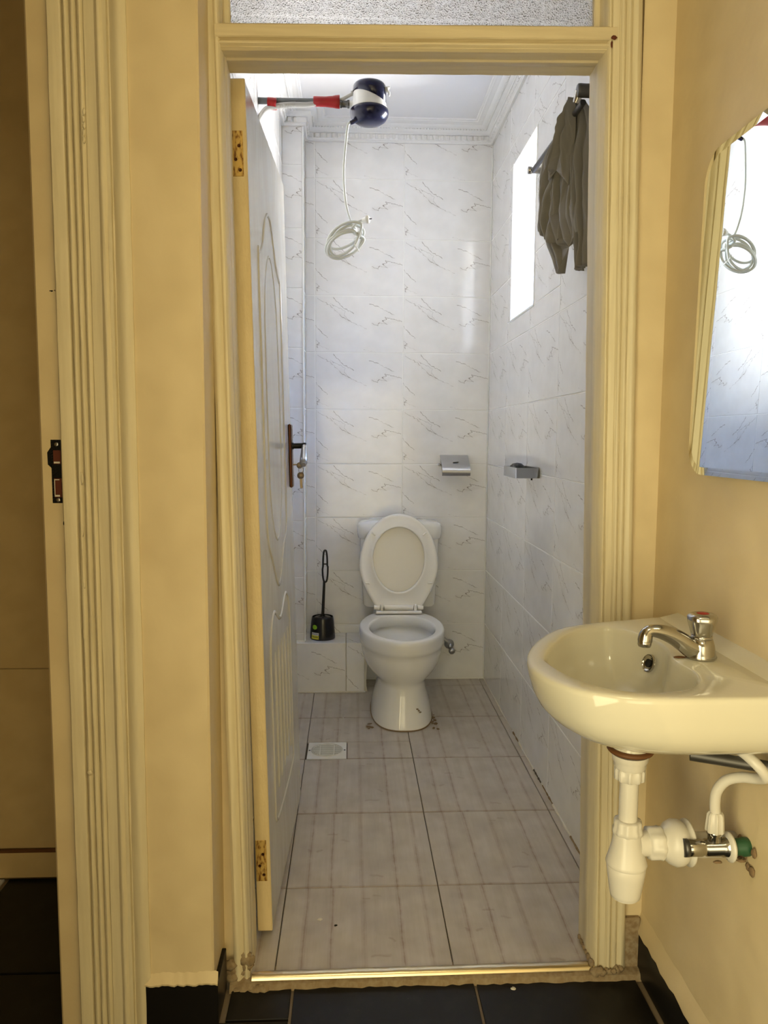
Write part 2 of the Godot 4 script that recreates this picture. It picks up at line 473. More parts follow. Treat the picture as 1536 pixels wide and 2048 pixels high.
# ---------------------------------------------------------------- the room
func build_shell() -> void:
	var rows := [0.023, 0.296, 0.559, 0.817, 1.073, 1.329, 1.594, 1.854, 2.111, 2.379, 2.65]
	# back wall
	var st := tool()
	box(st, Vector3(0.2, 1.3, ZB - 0.0514), Vector3(1.3, 2.7, 0.1))
	var w := struct("wall_back", "white tiled back wall with grey marble veins behind the toilet", "wall", st, M.grout)
	tile_field(w, Vector3(0, 0, ZB), Vector3.RIGHT, Vector3.UP, [-0.575, -0.165, 0.246, 0.657], rows, Rect2(-0.21, YF, 0.862, 2.56), [M.marble])
	# right wall of the toilet, with the window opening
	st = tool()
	var zw0 := -3.19; var zw1 := -2.79; var yw0 := 1.676; var yw1 := 2.292
	var z0 := -3.78; var z1 := -1.66
	var mx := XR + 0.0014 + 0.135
	box(st, Vector3(mx, yw0 * 0.5 - 0.05, (z0 + z1) * 0.5), Vector3(0.27, yw0 + 0.1, z1 - z0))
	box(st, Vector3(mx, (yw1 + 2.75) * 0.5, (z0 + z1) * 0.5), Vector3(0.27, 2.75 - yw1, z1 - z0))
	box(st, Vector3(mx, (yw0 + yw1) * 0.5, (z0 + zw0) * 0.5), Vector3(0.27, yw1 - yw0, zw0 - z0))
	box(st, Vector3(mx, (yw0 + yw1) * 0.5, (z1 + zw1) * 0.5), Vector3(0.27, yw1 - yw0, z1 - zw1))
	w = struct("wall_right", "white marble-look tiled side wall of the toilet with the high window", "wall", st, M.grout)
	var joints := steps(-0.1, 0.41, 2.3)   # measured forward from the back wall
	joints[0] = 0.0; joints = [0.0, 0.41, 0.82, 1.23, 1.64, 2.05]
	tile_field(w, Vector3(XR, 0, ZB), Vector3(0, 0, 1), Vector3.UP, joints, rows, Rect2(0.0, YF, 1.985, 2.56), [M.marble], 0.003, [Rect2(zw0 - ZB, yw0, zw1 - zw0, yw1 - yw0)], 0.006, true)
	for c in [["far", Vector3(XR, 0, zw0 + 0.006), Vector3.RIGHT], ]:   # the reveal that shows: tiled
		tile_field(w, c[1], c[2], Vector3.UP, [0.0, 0.41], [1.62, 1.864, 2.115, 2.36], Rect2(0.0, yw0, 0.25, yw1 - yw0), [M.marble])
	st = tool()
	box(st, Vector3(XR + 0.13, yw0 + 0.002, (zw0 + zw1) * 0.5), Vector3(0.26, 0.008, zw1 - zw0), 0.002)
	obj("sill", st, M.white_paint, w)
	st = tool()
	for e in [[yw0, yw1, zw0, zw0], [yw0, yw1, zw1, zw1]]:
		box(st, Vector3(XR + 0.001, (yw0 + yw1) * 0.5, e[2]), Vector3(0.008, yw1 - yw0 + 0.008, 0.008), 0.002)
	box(st, Vector3(XR + 0.001, yw0 - 0.002, (zw0 + zw1) * 0.5), Vector3(0.008, 0.008, zw1 - zw0), 0.002)
	obj("edge_trim", st, M.white_plastic, w)
	# window in the outer side of the opening
	var win := struct("window_1", "small high window at the outer side of the tiled opening", "window")
	st = tool()
	var xo := XR + 0.24
	for y in [yw0 + 0.022, yw1 - 0.018]: box(st, Vector3(xo, y, (zw0 + zw1) * 0.5), Vector3(0.04, 0.036, zw1 - zw0), 0.004)
	for z in [zw0 + 0.024, zw1 - 0.018]: box(st, Vector3(xo, (yw0 + yw1) * 0.5, z), Vector3(0.04, yw1 - yw0, 0.036), 0.004)
	obj("window_frame", st, M.white_paint, win)
	st = tool()
	box(st, Vector3(xo, (yw0 + yw1) * 0.5, (zw0 + zw1) * 0.5), Vector3(0.004, yw1 - yw0 - 0.05, zw1 - zw0 - 0.05))
	obj("pane", st, M.pane, win, "clear glass pane")
	# left wall with the duct in its far corner
	st = tool()
	box(st, Vector3(XL - 0.0514, 1.3, -2.72), Vector3(0.1, 2.7, 2.1))
	w = struct("wall_left", "white tiled side wall behind the open door", "wall", st, M.grout)
	tile_field(w, Vector3(XL, 0, -1.73), Vector3(0, 0, -1), Vector3.UP, steps(-0.03, 0.41, 1.8), rows, Rect2(0.0, YF, 1.77, 2.56), [M.marble])
	st = tool()
	box(st, Vector3(-0.2577, 1.4, -3.585), Vector3(0.0926, 2.4, 0.1672))
	w = struct("wall_duct", "narrow tiled pipe duct standing in the far left corner", "duct", st, M.grout)
	tile_field(w, Vector3(0, 0, -3.5), Vector3.RIGHT, Vector3.UP, [-0.55, -0.14], rows, Rect2(-0.3, 0.262, 0.088, 2.31), [M.marble])
	tile_field(w, Vector3(-0.21, 0, -3.5), Vector3(0, 0, -1), Vector3.UP, [-0.1, 0.31], rows, Rect2(0.0, 0.262, 0.165, 2.31), [M.marble])
	st = tool()
	box(st, Vector3(-0.2105, 1.4, -3.4995), Vector3(0.009, 2.28, 0.009), 0.003)
	obj("corner_bead", st, M.white_plastic, w, "white plastic corner bead")
	# ledge under the brush
	st = tool()
	box(st, Vector3(-0.12, 0.13, -3.485 - 0.008), Vector3(0.372, 0.226, 0.01))
	box(st, Vector3(-0.12, 0.244, -3.577), Vector3(0.372, 0.008, 0.176))
	var lg := struct("wall_ledge", "low tiled box along the back wall with a broken open end", "ledge", st, M.dust_white)
	tile_field(lg, Vector3(0, 0, -3.48), Vector3.RIGHT, Vector3.UP, [-0.43, -0.02, 0.39], [-0.04, 0.2535, 0.5], Rect2(-0.3, YF, 0.366, 0.233), [M.marble])
	tile_field(lg, Vector3(0, 0.2545, -3.478), Vector3.RIGHT, Vector3(0, 0, -1), [-0.43, -0.02, 0.39], [-0.1, 0.3], Rect2(-0.3, 0.0, 0.366, 0.19), [M.marble])
	st = tool()
	var ring := []
	for j in 9:   # rough mortar left at the open end
		var y := lerpf(YF, 0.245, j / 8.0)
		ring.append([Vector3(0.055, y, -3.47 - 0.018), Vector3(0.072 + rng.randf() * 0.01, y, -3.485 - rng.randf() * 0.012), Vector3(0.07, y, -3.5 - rng.randf() * 0.035), Vector3(0.056, y, -3.51)])
	loft(st, ring)
	obj("mortar_edge", st, M.dust_white, lg, "rough white mortar edge")
	st = tool()
	for k in 14:
		var x := lerpf(-0.3, 0.055, k / 13.0)
		box(st, Vector3(x, YF + 0.003, -3.478), Vector3(0.03, 0.006 + rng.randf() * 0.003, 0.006), 0.002, Basis(Vector3.UP, rng.randf_range(-0.1, 0.1)))
	obj("joint_filler", st, M.dust_white, lg)
	# front wall between lobby and toilet (with the door opening), one mesh of boxes
	st = tool()
	box(st, Vector3(0.64, 1.32, -1.6675), Vector3(0.1, 2.66, 0.105))
	box(st, Vector3(0.18, 2.535, -1.6675), Vector3(1.0, 0.25, 0.105))
	struct("wall_front", "cream painted wall around the toilet door frame", "wall", st, M.wall_paint)
	# short wall between the two doorways
	st = tool()
	box(st, Vector3(-0.4315, 1.32, -1.552), Vector3(0.309, 2.66, 0.136), 0.004)
	box(st, Vector3(-0.478, 1.32, -1.63), Vector3(0.215, 2.66, 0.04))
	box(st, Vector3(-0.478, 1.32, -2.75), Vector3(0.215, 2.66, 2.2))
	struct("wall_pier", "cream wall pier between the two door frames", "wall", st, M.wall_paint)
	# lobby
	st = tool()
	box(st, Vector3(XR + 0.101, 1.32, 0.1), Vector3(0.2, 2.66, 3.5))
	struct("wall_lobby_right", "cream lobby wall that carries mirror and basin", "wall", st, M.wall_paint)
	st = tool()
	box(st, Vector3(-0.53, 1.32, -0.42), Vector3(0.16, 2.66, 0.2))
	box(st, Vector3(-0.53, 2.43, -1.0), Vector3(0.16, 0.46, 0.98))
	box(st, Vector3(-0.53, 2.48, 0.75), Vector3(0.16, 0.34, 2.2))  # out of view, left open below for the side light
	struct("wall_lobby_left", "cream lobby wall beside the left doorway", "wall", st, M.wall_paint)
	st = tool()
	box(st, Vector3(-0.4, 1.32, 3.6), Vector3(4.2, 2.66, 0.1))
	box(st, Vector3(-2.3, 1.32, 1.95), Vector3(0.1, 2.66, 3.4))
	box(st, Vector3(1.7, 1.32, 2.7), Vector3(0.1, 2.66, 1.8))
	box(st, Vector3(1.24, 1.32, 1.9), Vector3(0.92, 2.66, 0.12))
	struct("wall_unseen_room", "cream walls of the unseen room behind the lobby", "wall", st, M.wall_paint)  # out of view, closes the space around the rear and side lights
	st = tool()
	box(st, Vector3(-0.42, 2.69, 0.75), Vector3(4.6, 0.08, 5.95))
	struct("ceiling", "plain white ceiling of the lobby", "ceiling", st, M.white_paint)
	st = tool()
	box(st, Vector3(0.18, YC + 0.06, -2.72), Vector3(1.2, 0.12, 2.2))
	struct("ceiling_toilet", "white glossy painted ceiling of the toilet", "ceiling", st, M.ceiling_paint)
	# room on the left
	st = tool()
	box(st, Vector3(-1.6, 1.32, -2.033 - 0.056), Vector3(2.06, 2.66, 0.1))
	box(st, Vector3(-2.55, 1.32, -0.8), Vector3(0.1, 2.66, 2.6))
	box(st, Vector3(-1.55, 1.32, 0.3), Vector3(2.0, 2.66, 0.1))
	var lw := struct("wall_left_room", "dim cream tiled walls of the room through the left doorway", "wall", st, M.pale_tile)
	tile_field(lw, Vector3(0, 0, -2.033), Vector3.RIGHT, Vector3.UP, [-2.6, -1.6, -0.58], [0.082, 0.583, 2.66], Rect2(-2.6, 0.08, 2.02, 2.58), [M.pale_tile], 0.0025)
	st = tool()
	box(st, Vector3(-1.6, 0.042, -2.026), Vector3(2.04, 0.072, 0.012), 0.002)
	var bb := struct("baseboard_left_room", "pale tile skirting with a brown top line in the left room", "baseboard", st, M.pale_tile)
	st = tool()
	box(st, Vector3(-1.6, 0.0805, -2.0255), Vector3(2.04, 0.005, 0.011))
	obj("top_line", st, M.stain, bb, "thin reddish brown line")

func build_added_yard() -> void:  # wall and ground added out of view, backing the daylight panel
	var st := tool()
	box(st, Vector3(2.26, 1.1, -3.0), Vector3(0.12, 3.0, 5.0))
	struct("wall_added_yard", "added pale wall outside the high window, out of view behind the daylight panel", "wall", st, M.plaster)
	st = tool()
	box(st, Vector3(1.57, -0.45, -3.0), Vector3(1.3, 0.1, 5.0))
	struct("floor_added_yard", "added cement ground outside the high window, out of view", "floor", st, M.cement)

func build_floor() -> void:
	var st := tool()
	box(st, Vector3(0.18, YF - 0.066, -2.66), Vector3(1.2, 0.12, 2.14))
	var f := struct("floor_toilet", "grey plank-printed floor tiles of the toilet, streaked brown", "floor", st, M.dark_grout)
	tile_field(f, Vector3(0, YF, 0), Vector3.RIGHT, Vector3(0, 0, -1), [-0.566, -0.167, 0.232, 0.631, 1.03], [1.18, 1.583, 1.925, 2.326, 2.738, 3.155, 3.57, 3.98], Rect2(-0.3, 1.61, 0.955, 2.07), [M.plank_0, M.plank_1], 0.0025, [Rect2(-0.163, 2.741, 0.151, 0.157)])
	st = tool()
	box(st, Vector3(-0.45, -0.066, 0.75), Vector3(4.5, 0.12, 6.0))
	f = struct("floor", "black polished floor tiles of the lobby with tan joints", "floor", st, M.tan_grout)
	tile_field(f, Vector3.ZERO, Vector3.RIGHT, Vector3(0, 0, -1), [-1.336, -0.931, -0.528, -0.125, 0.276, 0.64], [-0.8, -0.4, 0.0, 0.42, 0.83, 1.24, 1.65, 2.04], Rect2(-0.928, -0.8, 1.566, 2.83), [M.slate], 0.006, [Rect2(-0.58, 1.49, 0.32, 0.6), Rect2(-0.27, 1.597, 1.0, 0.5)])
	tile_field(f, Vector3.ZERO, Vector3.RIGHT, Vector3(0, 0, -1), [-1.7, -1.3, -0.936], [0.83, 1.24, 1.65, 2.04], Rect2(-1.7, 0.83, 0.766, 1.2), [M.marble], 0.004)
	# worn metal strip and cement on the step
	var t := struct("trim_1", "worn shiny metal strip along the step of the toilet doorway", "threshold")
	st = tool()
	var rings := []
	for j in 41:
		var x := lerpf(-0.215, 0.612, j / 40.0)
		var r := []
		for k in 7:
			var a := PI * k / 6.0
			r.append(Vector3(x, YF - 0.004 + sin(a) * (0.0105 + rng.randf_range(-0.0006, 0.0006)), -1.598 + cos(a) * 0.013 - 0.008 * j / 40.0))
		rings.append(r)
	loft(st, rings, true, true, true)
	obj("metal_strip", st, M.brass, t)
	st = tool()
	rings = []
	for j in 61:
		var x := lerpf(-0.262, 0.652, j / 60.0)
		var d := rng.randf_range(-0.004, 0.004)
		rings.append([Vector3(x, -0.004, -1.64), Vector3(x, YF - 0.003, -1.63), Vector3(x, YF - 0.004 + rng.randf_range(-0.001, 0.001), -1.594), Vector3(x, YF - 0.009, -1.583 + d * 0.5), Vector3(x, -0.004, -1.577 + d)])
	loft(st, rings)
	obj("cement_bed", st, M.cement, t, "crumbling tan cement bed")
	# floor drain
	var at := Vector3(-0.0875, YF, -2.819)
	var dr := thing("floor_drain", "square white floor drain with a round slotted grate left of the toilet", "drain", at)
	st = tool()
	box(st, Vector3(0, -0.004, 0), Vector3(0.147, 0.008, 0.153), 0.0015)
	obj("plate", st, M.white_plastic, dr)
	st = tool()
	lathe(st, v2([0.0, 0.0006, 0.056, 0.0006, 0.056, 0.0]), Vector3(0, 0, 0), Vector3.UP, 40)
	obj("recess_shade", st, M.grey_pvc, dr)  # flat grey disc, its dark colour paints the shade under the slats
	st = tool()
	lathe(st, v2([0.055, 0.0, 0.055, 0.002, 0.0575, 0.003, 0.06, 0.002, 0.06, 0.0]), Vector3(0, 0, 0), Vector3.UP, 40)
	obj("ring", st, M.white_plastic, dr)
	for k in 11:
		var z := lerpf(-0.048, 0.048, k / 10.0)
		var half := sqrt(0.055 * 0.055 - z * z)
		st = tool()
		box(st, Vector3(0, 0.0014, z), Vector3(half * 2.0, 0.0022, 0.0042), 0.0006)
		obj("slat", st, M.white_plastic, dr)
	for x in [-0.026, 0.026]:
		st = tool()
		box(st, Vector3(x, 0.0018, 0), Vector3(0.004, 0.003, 0.094), 0.0006)
		obj("cross_bar", st, M.white_plastic, dr)
	for x in [-0.066, 0.066]:
		st = tool()
		lathe(st, v2([0.0, 0.0012, 0.003, 0.0012, 0.004, 0.0]), Vector3(x, 0.0, 0), Vector3.UP, 12)
		obj("screw", st, M.dark_metal, dr)
	# dirty sealing along the right wall of the toilet floor
	var seal := struct("trim_2", "broken white and brown sealing between floor and right tiled wall", "sealing")
	for part in [["white_sealing", M.dust_white, -3.66, -3.0], ["brown_sealing", M.dirt, -2.98, -2.88], ["white_sealing", M.dust_white, -2.86, -2.62], ["dark_gap", M.dark_grout, -2.62, -2.52], ["brown_sealing", M.dirt, -2.5, -2.36], ["white_sealing", M.dust_white, -2.36, -2.16], ["brown_sealing", M.cement, -2.16, -1.75]]:
		st = tool()
		rings = []
		for j in 13:
			var z := lerpf(part[2], part[3], j / 12.0)
			var r := rng.randf_range(0.0015, 0.0055)
			rings.append([Vector3(XR + 0.001, YF - 0.001, z), Vector3(XR + 0.001, YF + r, z), Vector3(XR - r * 0.6, YF + r * 0.6, z), Vector3(XR - r, YF - 0.001, z)])
		loft(st, rings)
		obj(part[0], st, part[1], seal)
	st = tool()
	box(st, Vector3(0.653, 1.28, ZB + 0.002), Vector3(0.008, 2.5, 0.008), 0.003)
	struct("trim_3", "white joint filler in the corner of back and right tiled walls", "joint", st, M.white_plastic)
	# tile skirting of the lobby
	st = tool()
	box(st, Vector3(-0.3425, 0.047, -1.4795), Vector3(0.149, 0.094, 0.009), 0.0015)
	var b := struct("baseboard_left", "black skirting tiles with a ragged paint edge on the pier", "baseboard", st, M.slate)
	st = tool()
	box(st, Vector3(-0.2725, 0.05, -1.531), Vector3(0.009, 0.094, 0.104), 0.0015)
	obj("return_tile", st, M.slate, b)
	st = tool()
	rings = []
	for j in 25:
		var x := lerpf(-0.417, -0.2685, j / 24.0)
		var d := rng.randf_range(-0.0035, 0.0035)
		rings.append([Vector3(x, 0.116 + d * 0.6, -1.4845), Vector3(x, 0.108 + d * 0.5, -1.480), Vector3(x, 0.096 + d * 0.6, -1.4735), Vector3(x, 0.092 + d * 0.6, -1.4745), Vector3(x, 0.09, -1.484)])
	loft(st, rings)
	obj("plaster_lip", st, M.wall_paint, b, "lumpy painted plaster lip")
	st = tool()
	rings = []
	for j in 21:
		var z := lerpf(-1.0, 1.6, j / 20.0) if j > 6 else lerpf(-1.612, -1.0, j / 6.0)
		rings.append([Vector3(XR + 0.002, 0.0, z), Vector3(XR + 0.002, 0.093, z), Vector3(XR - 0.007, 0.092, z), Vector3(XR - 0.008, 0.09, z), Vector3(XR - 0.008, 0.0, z)])
	loft(st, rings)
	b = struct("baseboard_right", "black skirting tiles below the basin wall with a ragged paint edge", "baseboard", st, M.slate)
	st = tool()
	rings = []
	for j in 90:
		var z := lerpf(-1.615, 0.4, j / 89.0)
		var d := rng.randf_range(-0.005, 0.005)
		rings.append([Vector3(XR + 0.001, 0.14 + d * 0.6, z), Vector3(XR - 0.004, 0.118 + d * 0.5, z), Vector3(XR - 0.0095, 0.1 + d * 0.7, z), Vector3(XR - 0.009, 0.093 + d, z), Vector3(XR, 0.09, z)])
	loft(st, rings)
	obj("plaster_lip", st, M.wall_paint, b, "lumpy painted plaster lip")
	st = tool()
	box(st, Vector3(0.628, 0.065, -1.609), Vector3(0.046, 0.13, 0.014), 0.003)
	obj("end_tile", st, M.cement, b, "bare grey cement end piece")

func lump(st: SurfaceTool, at: Vector3, s: Vector3) -> void:
	var rings := []
	for j in 7:
		var a := PI * j / 6.0
		var r := []
		for k in 10:
			var b := TAU * k / 10.0
			var q := 1.0 + rng.randf_range(-0.22, 0.22)
			r.append(at + Vector3(sin(a) * cos(b) * s.x * q, cos(a) * s.y * q, sin(a) * sin(b) * s.z * q))
		rings.append(r)
	loft(st, rings, true, false, false, 180.0)

# bead: points of a half round between two places of a profile, bulging towards +z
func bead(x0: float, x1: float, z: float, h: float, n := 6) -> Array:
	var out := []
	for k in n + 1:
		var a := PI * k / n
		out.append(Vector2(lerpf(x0, x1, k / float(n)), z + sin(a) * h))
	return out

func build_frames() -> void:
	# frame of the toilet door: racked a little, as it stands in the photograph
	var t := struct("trim_4", "cream painted fluted door frame around the toilet doorway with a frosted light above", "door frame")
	t.position = Vector3(0.155, 0, ZD)
	t.rotation.z = 0.018
	var yt := 2.5
	var xi := 0.388
	var right := [Vector2(xi, -0.112), Vector2(xi, -0.070), Vector2(xi - 0.002, -0.066), Vector2(xi - 0.002, -0.04), Vector2(xi, -0.036), Vector2(xi, -0.016), Vector2(xi + 0.003, -0.010)]
	right += bead(xi + 0.004, xi + 0.012, -0.007, 0.004)
	right += [Vector2(xi + 0.013, -0.002), Vector2(xi + 0.026, -0.002), Vector2(xi + 0.0265, -0.005), Vector2(xi + 0.028, -0.005)]
	right += bead(xi + 0.0285, xi + 0.039, -0.004, 0.0045)
	right += [Vector2(xi + 0.0405, -0.006)]
	right += bead(xi + 0.041, xi + 0.052, -0.004, 0.0045)
	right += [Vector2(xi + 0.0535, -0.006)]
	right += bead(xi + 0.054, xi + 0.071, -0.005, 0.005)
	right += [Vector2(xi + 0.075, -0.012), Vector2(xi + 0.075, -0.112)]
	var st := tool()
	extrude_up(st, right, 0.0, yt, 40, 0.0006)
	obj("right_jamb", st, M.frame_paint, t)
	var left := []
	var xl := -0.372
	left = [Vector2(xl, -0.112), Vector2(xl, -0.07), Vector2(xl + 0.0022, -0.066), Vector2(xl + 0.0022, -0.045), Vector2(xl, -0.041), Vector2(xl, -0.022), Vector2(xl - 0.002, -0.018)]
	left += bead(xl - 0.003, xl - 0.015, -0.008, 0.006)
	left += [Vector2(xl - 0.0165, -0.007)]
	left += bead(xl - 0.017, xl - 0.036, -0.006, 0.007)
	left += [Vector2(xl - 0.038, -0.02), Vector2(xl - 0.038, -0.112)]
	st = tool()
	extrude_up(st, left, 0.0, yt, 40, 0.0006)
	obj("left_jamb", st, M.frame_paint, t)
	st = tool()
	box(st, Vector3(xl - 0.046, yt * 0.5, -0.066), Vector3(0.05, yt, 0.085))
	obj("packing_strip", st, M.wall_paint, t)
	# crossbar: profile across y and z, drawn along x
	var yb := 1.962
	var bar := [Vector2(yb, -0.112), Vector2(yb, -0.072), Vector2(yb - 0.003, -0.066), Vector2(yb - 0.003, -0.05), Vector2(yb, -0.046), Vector2(yb, -0.016), Vector2(yb + 0.004, -0.01)]
	bar += bead(yb + 0.005, yb + 0.017, -0.010, 0.006)
	bar += [Vector2(yb + 0.018, -0.008), Vector2(yb + 0.019, -0.003), Vector2(yb + 0.021, -0.001), Vector2(yb + 0.042, -0.001), Vector2(yb + 0.046, -0.006), Vector2(yb + 0.046, -0.112)]
	st = tool()
	var tr := Transform3D(Basis(Vector3(0, 1, 0), Vector3(1, 0, 0), Vector3(0, 0, 1)), Vector3.ZERO)
	extrude_up(st, bar, xl - 0.012, xi + 0.022, 24, 0.0004, tr)
	obj("crossbar", st, M.bar_paint, t)
	st = tool()
	box(st, Vector3(0.008, yt - 0.03, -0.056), Vector3(0.77, 0.07, 0.11), 0.003)
	obj("head", st, M.bar_paint, t)
	st = tool()
	box(st, Vector3(0.008, (yb + 0.046 + yt - 0.06) * 0.5, -0.07), Vector3(0.758, yt - yb - 0.1, 0.005))
	obj("frosted_pane", st, M.frosted, t, "frosted textured glass above the door")
	for x in [xl + 0.006, xi - 0.006]:
		st = tool()
		box(st, Vector3(x, (yb + 0.046 + yt - 0.06) * 0.5, -0.05), Vector3(0.014, yt - yb - 0.1, 0.018), 0.003)
		obj("glazing_bead", st, M.frame_paint, t)
	# chips and cement at the feet of the frame
	st = tool()
	for k in 9: lump(st, Vector3(xl - 0.026 + rng.randf_range(-0.022, 0.018), 0.012 + k * 0.0075, -0.004 + rng.randf_range(-0.006, 0.003)), Vector3(0.017, 0.012, 0.007) * rng.randf_range(0.7, 1.1))
	for k in 5: lump(st, Vector3(xl - 0.03 + k * 0.014, 0.006, 0.004 + rng.randf_range(-0.004, 0.006)), Vector3(0.016, 0.01, 0.012) * rng.randf_range(0.7, 1.2))
	for k in 8: lump(st, Vector3(xi + 0.004 + k * 0.008, 0.008 + rng.randf() * 0.006, 0.002 + rng.randf_range(-0.002, 0.006)), Vector3(0.011, 0.01, 0.008) * rng.randf_range(0.6, 1.1))
	for k in 6: lump(st, Vector3(xi - 0.002, 0.022, -0.1 + k * 0.018), Vector3(0.006, 0.008, 0.012) * rng.randf_range(0.6, 1.1))
	obj("cement_patch", st, M.cement, t, "crumbling brown cement at the frame feet")
	st = tool()
	lump(st, Vector3(xi + 0.014, yb + 0.022, 0.0005), Vector3(0.006, 0.004, 0.002)); lump(st, Vector3(xi + 0.01, yb + 0.01, -0.001), Vector3(0.002, 0.006, 0.002))
	obj("paint_chip", st, M.rust, t, "chipped dark spot at the upper right mitre")
	# jamb of the left doorway, seen square on
	var f := struct("trim_5", "cream painted fluted jamb of the left doorway with a strike plate", "door frame")
	var z := -1.47
	var p := [Vector2(-0.404, z - 0.014)]
	p += bead(-0.404, -0.433, z - 0.010, 0.007)
	p += [Vector2(-0.434, z - 0.012), Vector2(-0.4365, z - 0.012), Vector2(-0.437, z - 0.003), Vector2(-0.443, z - 0.003)]
	p += bead(-0.444, -0.457, z - 0.003, 0.005)
	p += [Vector2(-0.459, z - 0.0055), Vector2(-0.4775, z - 0.0055), Vector2(-0.478, z - 0.0105)]
	p += bead(-0.479, -0.4895, z - 0.006, 0.0055)
	p += [Vector2(-0.4905, z - 0.0105)]
	p += bead(-0.4915, -0.502, z - 0.006, 0.0055)
	p += [Vector2(-0.503, z - 0.0105)]
	p += bead(-0.504, -0.5145, z - 0.006, 0.0055)
	p += [Vector2(-0.5155, z - 0.0105), Vector2(-0.517, z - 0.0015), Vector2(-0.52, z), Vector2(-0.540, z), Vector2(-0.5425, z - 0.003), Vector2(-0.5425, z - 0.016), Vector2(-0.574, z - 0.0165), Vector2(-0.5755, z - 0.019)]
	p += bead(-0.576, -0.586, z - 0.020, 0.004)
	p += [Vector2(-0.588, z - 0.04), Vector2(-0.45, z - 0.04)]
	st = tool()
	extrude_up(st, p, 0.0, 2.24, 44, 0.00055)
	obj("jamb", st, M.frame_paint, f)
	st = tool()
	lump(st, Vector3(-0.5545, 1.466, z - 0.0155), Vector3(0.007, 0.0022, 0.002)); lump(st, Vector3(-0.548, 1.4675, z - 0.0155), Vector3(0.004, 0.0025, 0.002))
	lump(st, Vector3(-0.541, 1.035, z - 0.002), Vector3(0.002, 0.004, 0.002))
	obj("hole", st, M.black, f, "small dark chip holes")
	st = tool()
	for k in 5: lump(st, Vector3(-0.482 + rng.randf_range(-0.003, 0.003), 1.78 - k * 0.012, z - 0.001), Vector3(0.003, 0.006, 0.0025))
	for k in 4: lump(st, Vector3(-0.508 + rng.randf_range(-0.003, 0.003), 1.12 - k * 0.1, z - 0.002), Vector3(0.003, 0.012, 0.002))
	lump(st, Vector3(-0.508, 0.545, z - 0.001), Vector3(0.005, 0.005, 0.003))
	obj("filler", st, M.frame_paint, f, "painted-over filler lumps")
	# strike plate let into the rebate
	var zp := z - 0.0150
	var sp := Node3D.new()
	sp.name = "strike_plate"; f.add_child(sp)
	sp.set_meta("label", "dark steel strike plate with two latch openings")
	st = tool()
	var yb0 := 1.072; var yb1 := 1.192
	for b in [[-0.5655, -0.5615, yb0, yb1], [-0.5475, -0.5430, yb0, yb1], [-0.5615, -0.5475, yb0, 1.084], [-0.5615, -0.5475, 1.118, 1.146], [-0.5615, -0.5475, 1.171, yb1]]:
		box(st, Vector3((b[0] + b[1]) * 0.5, (b[2] + b[3]) * 0.5, zp), Vector3(b[1] - b[0], b[3] - b[2], 0.002))
	var lip := []
	for dz in [0.001, -0.001]:
		lip.append([Vector3(-0.5655, 1.139, zp + dz), Vector3(-0.572, 1.145, zp + dz), Vector3(-0.5725, 1.168, zp + dz), Vector3(-0.5655, 1.178, zp + dz)])
	loft(st, lip)
	obj("plate", st, M.dark_metal, sp)
	st = tool()
	box(st, Vector3(-0.5545, 1.159, zp + 0.0001), Vector3(0.014, 0.026, 0.0023), 0.0002); box(st, Vector3(-0.5545, 1.101, zp + 0.0001), Vector3(0.014, 0.036, 0.0023), 0.0002)
	obj("bare_wood", st, M.rust, sp, "rusty brown bottom of the latch openings")
	st = tool()
	box(st, Vector3(-0.555, 1.149, zp + 0.0006), Vector3(0.012, 0.004, 0.0016), 0.0005); box(st, Vector3(-0.5605, 1.101, zp + 0.0006), Vector3(0.002, 0.034, 0.0016), 0.0005); box(st, Vector3(-0.556, 1.1165, zp + 0.0006), Vector3(0.01, 0.0022, 0.0016), 0.0005); box(st, Vector3(-0.556, 1.086, zp + 0.0006), Vector3(0.01, 0.004, 0.0016), 0.0005)
	obj("paint_edge", st, M.dust_white, sp)
	for y in [1.183, 1.078]:
		st = tool()
		lathe(st, v2([0.0, 0.0016, 0.0025, 0.0018, 0.0038, 0.0012, 0.0042, 0.0]), Vector3(-0.5545, y, zp + 0.001), Vector3(0, 0, 1), 16)
		obj("screw", st, M.satin_chrome, sp)

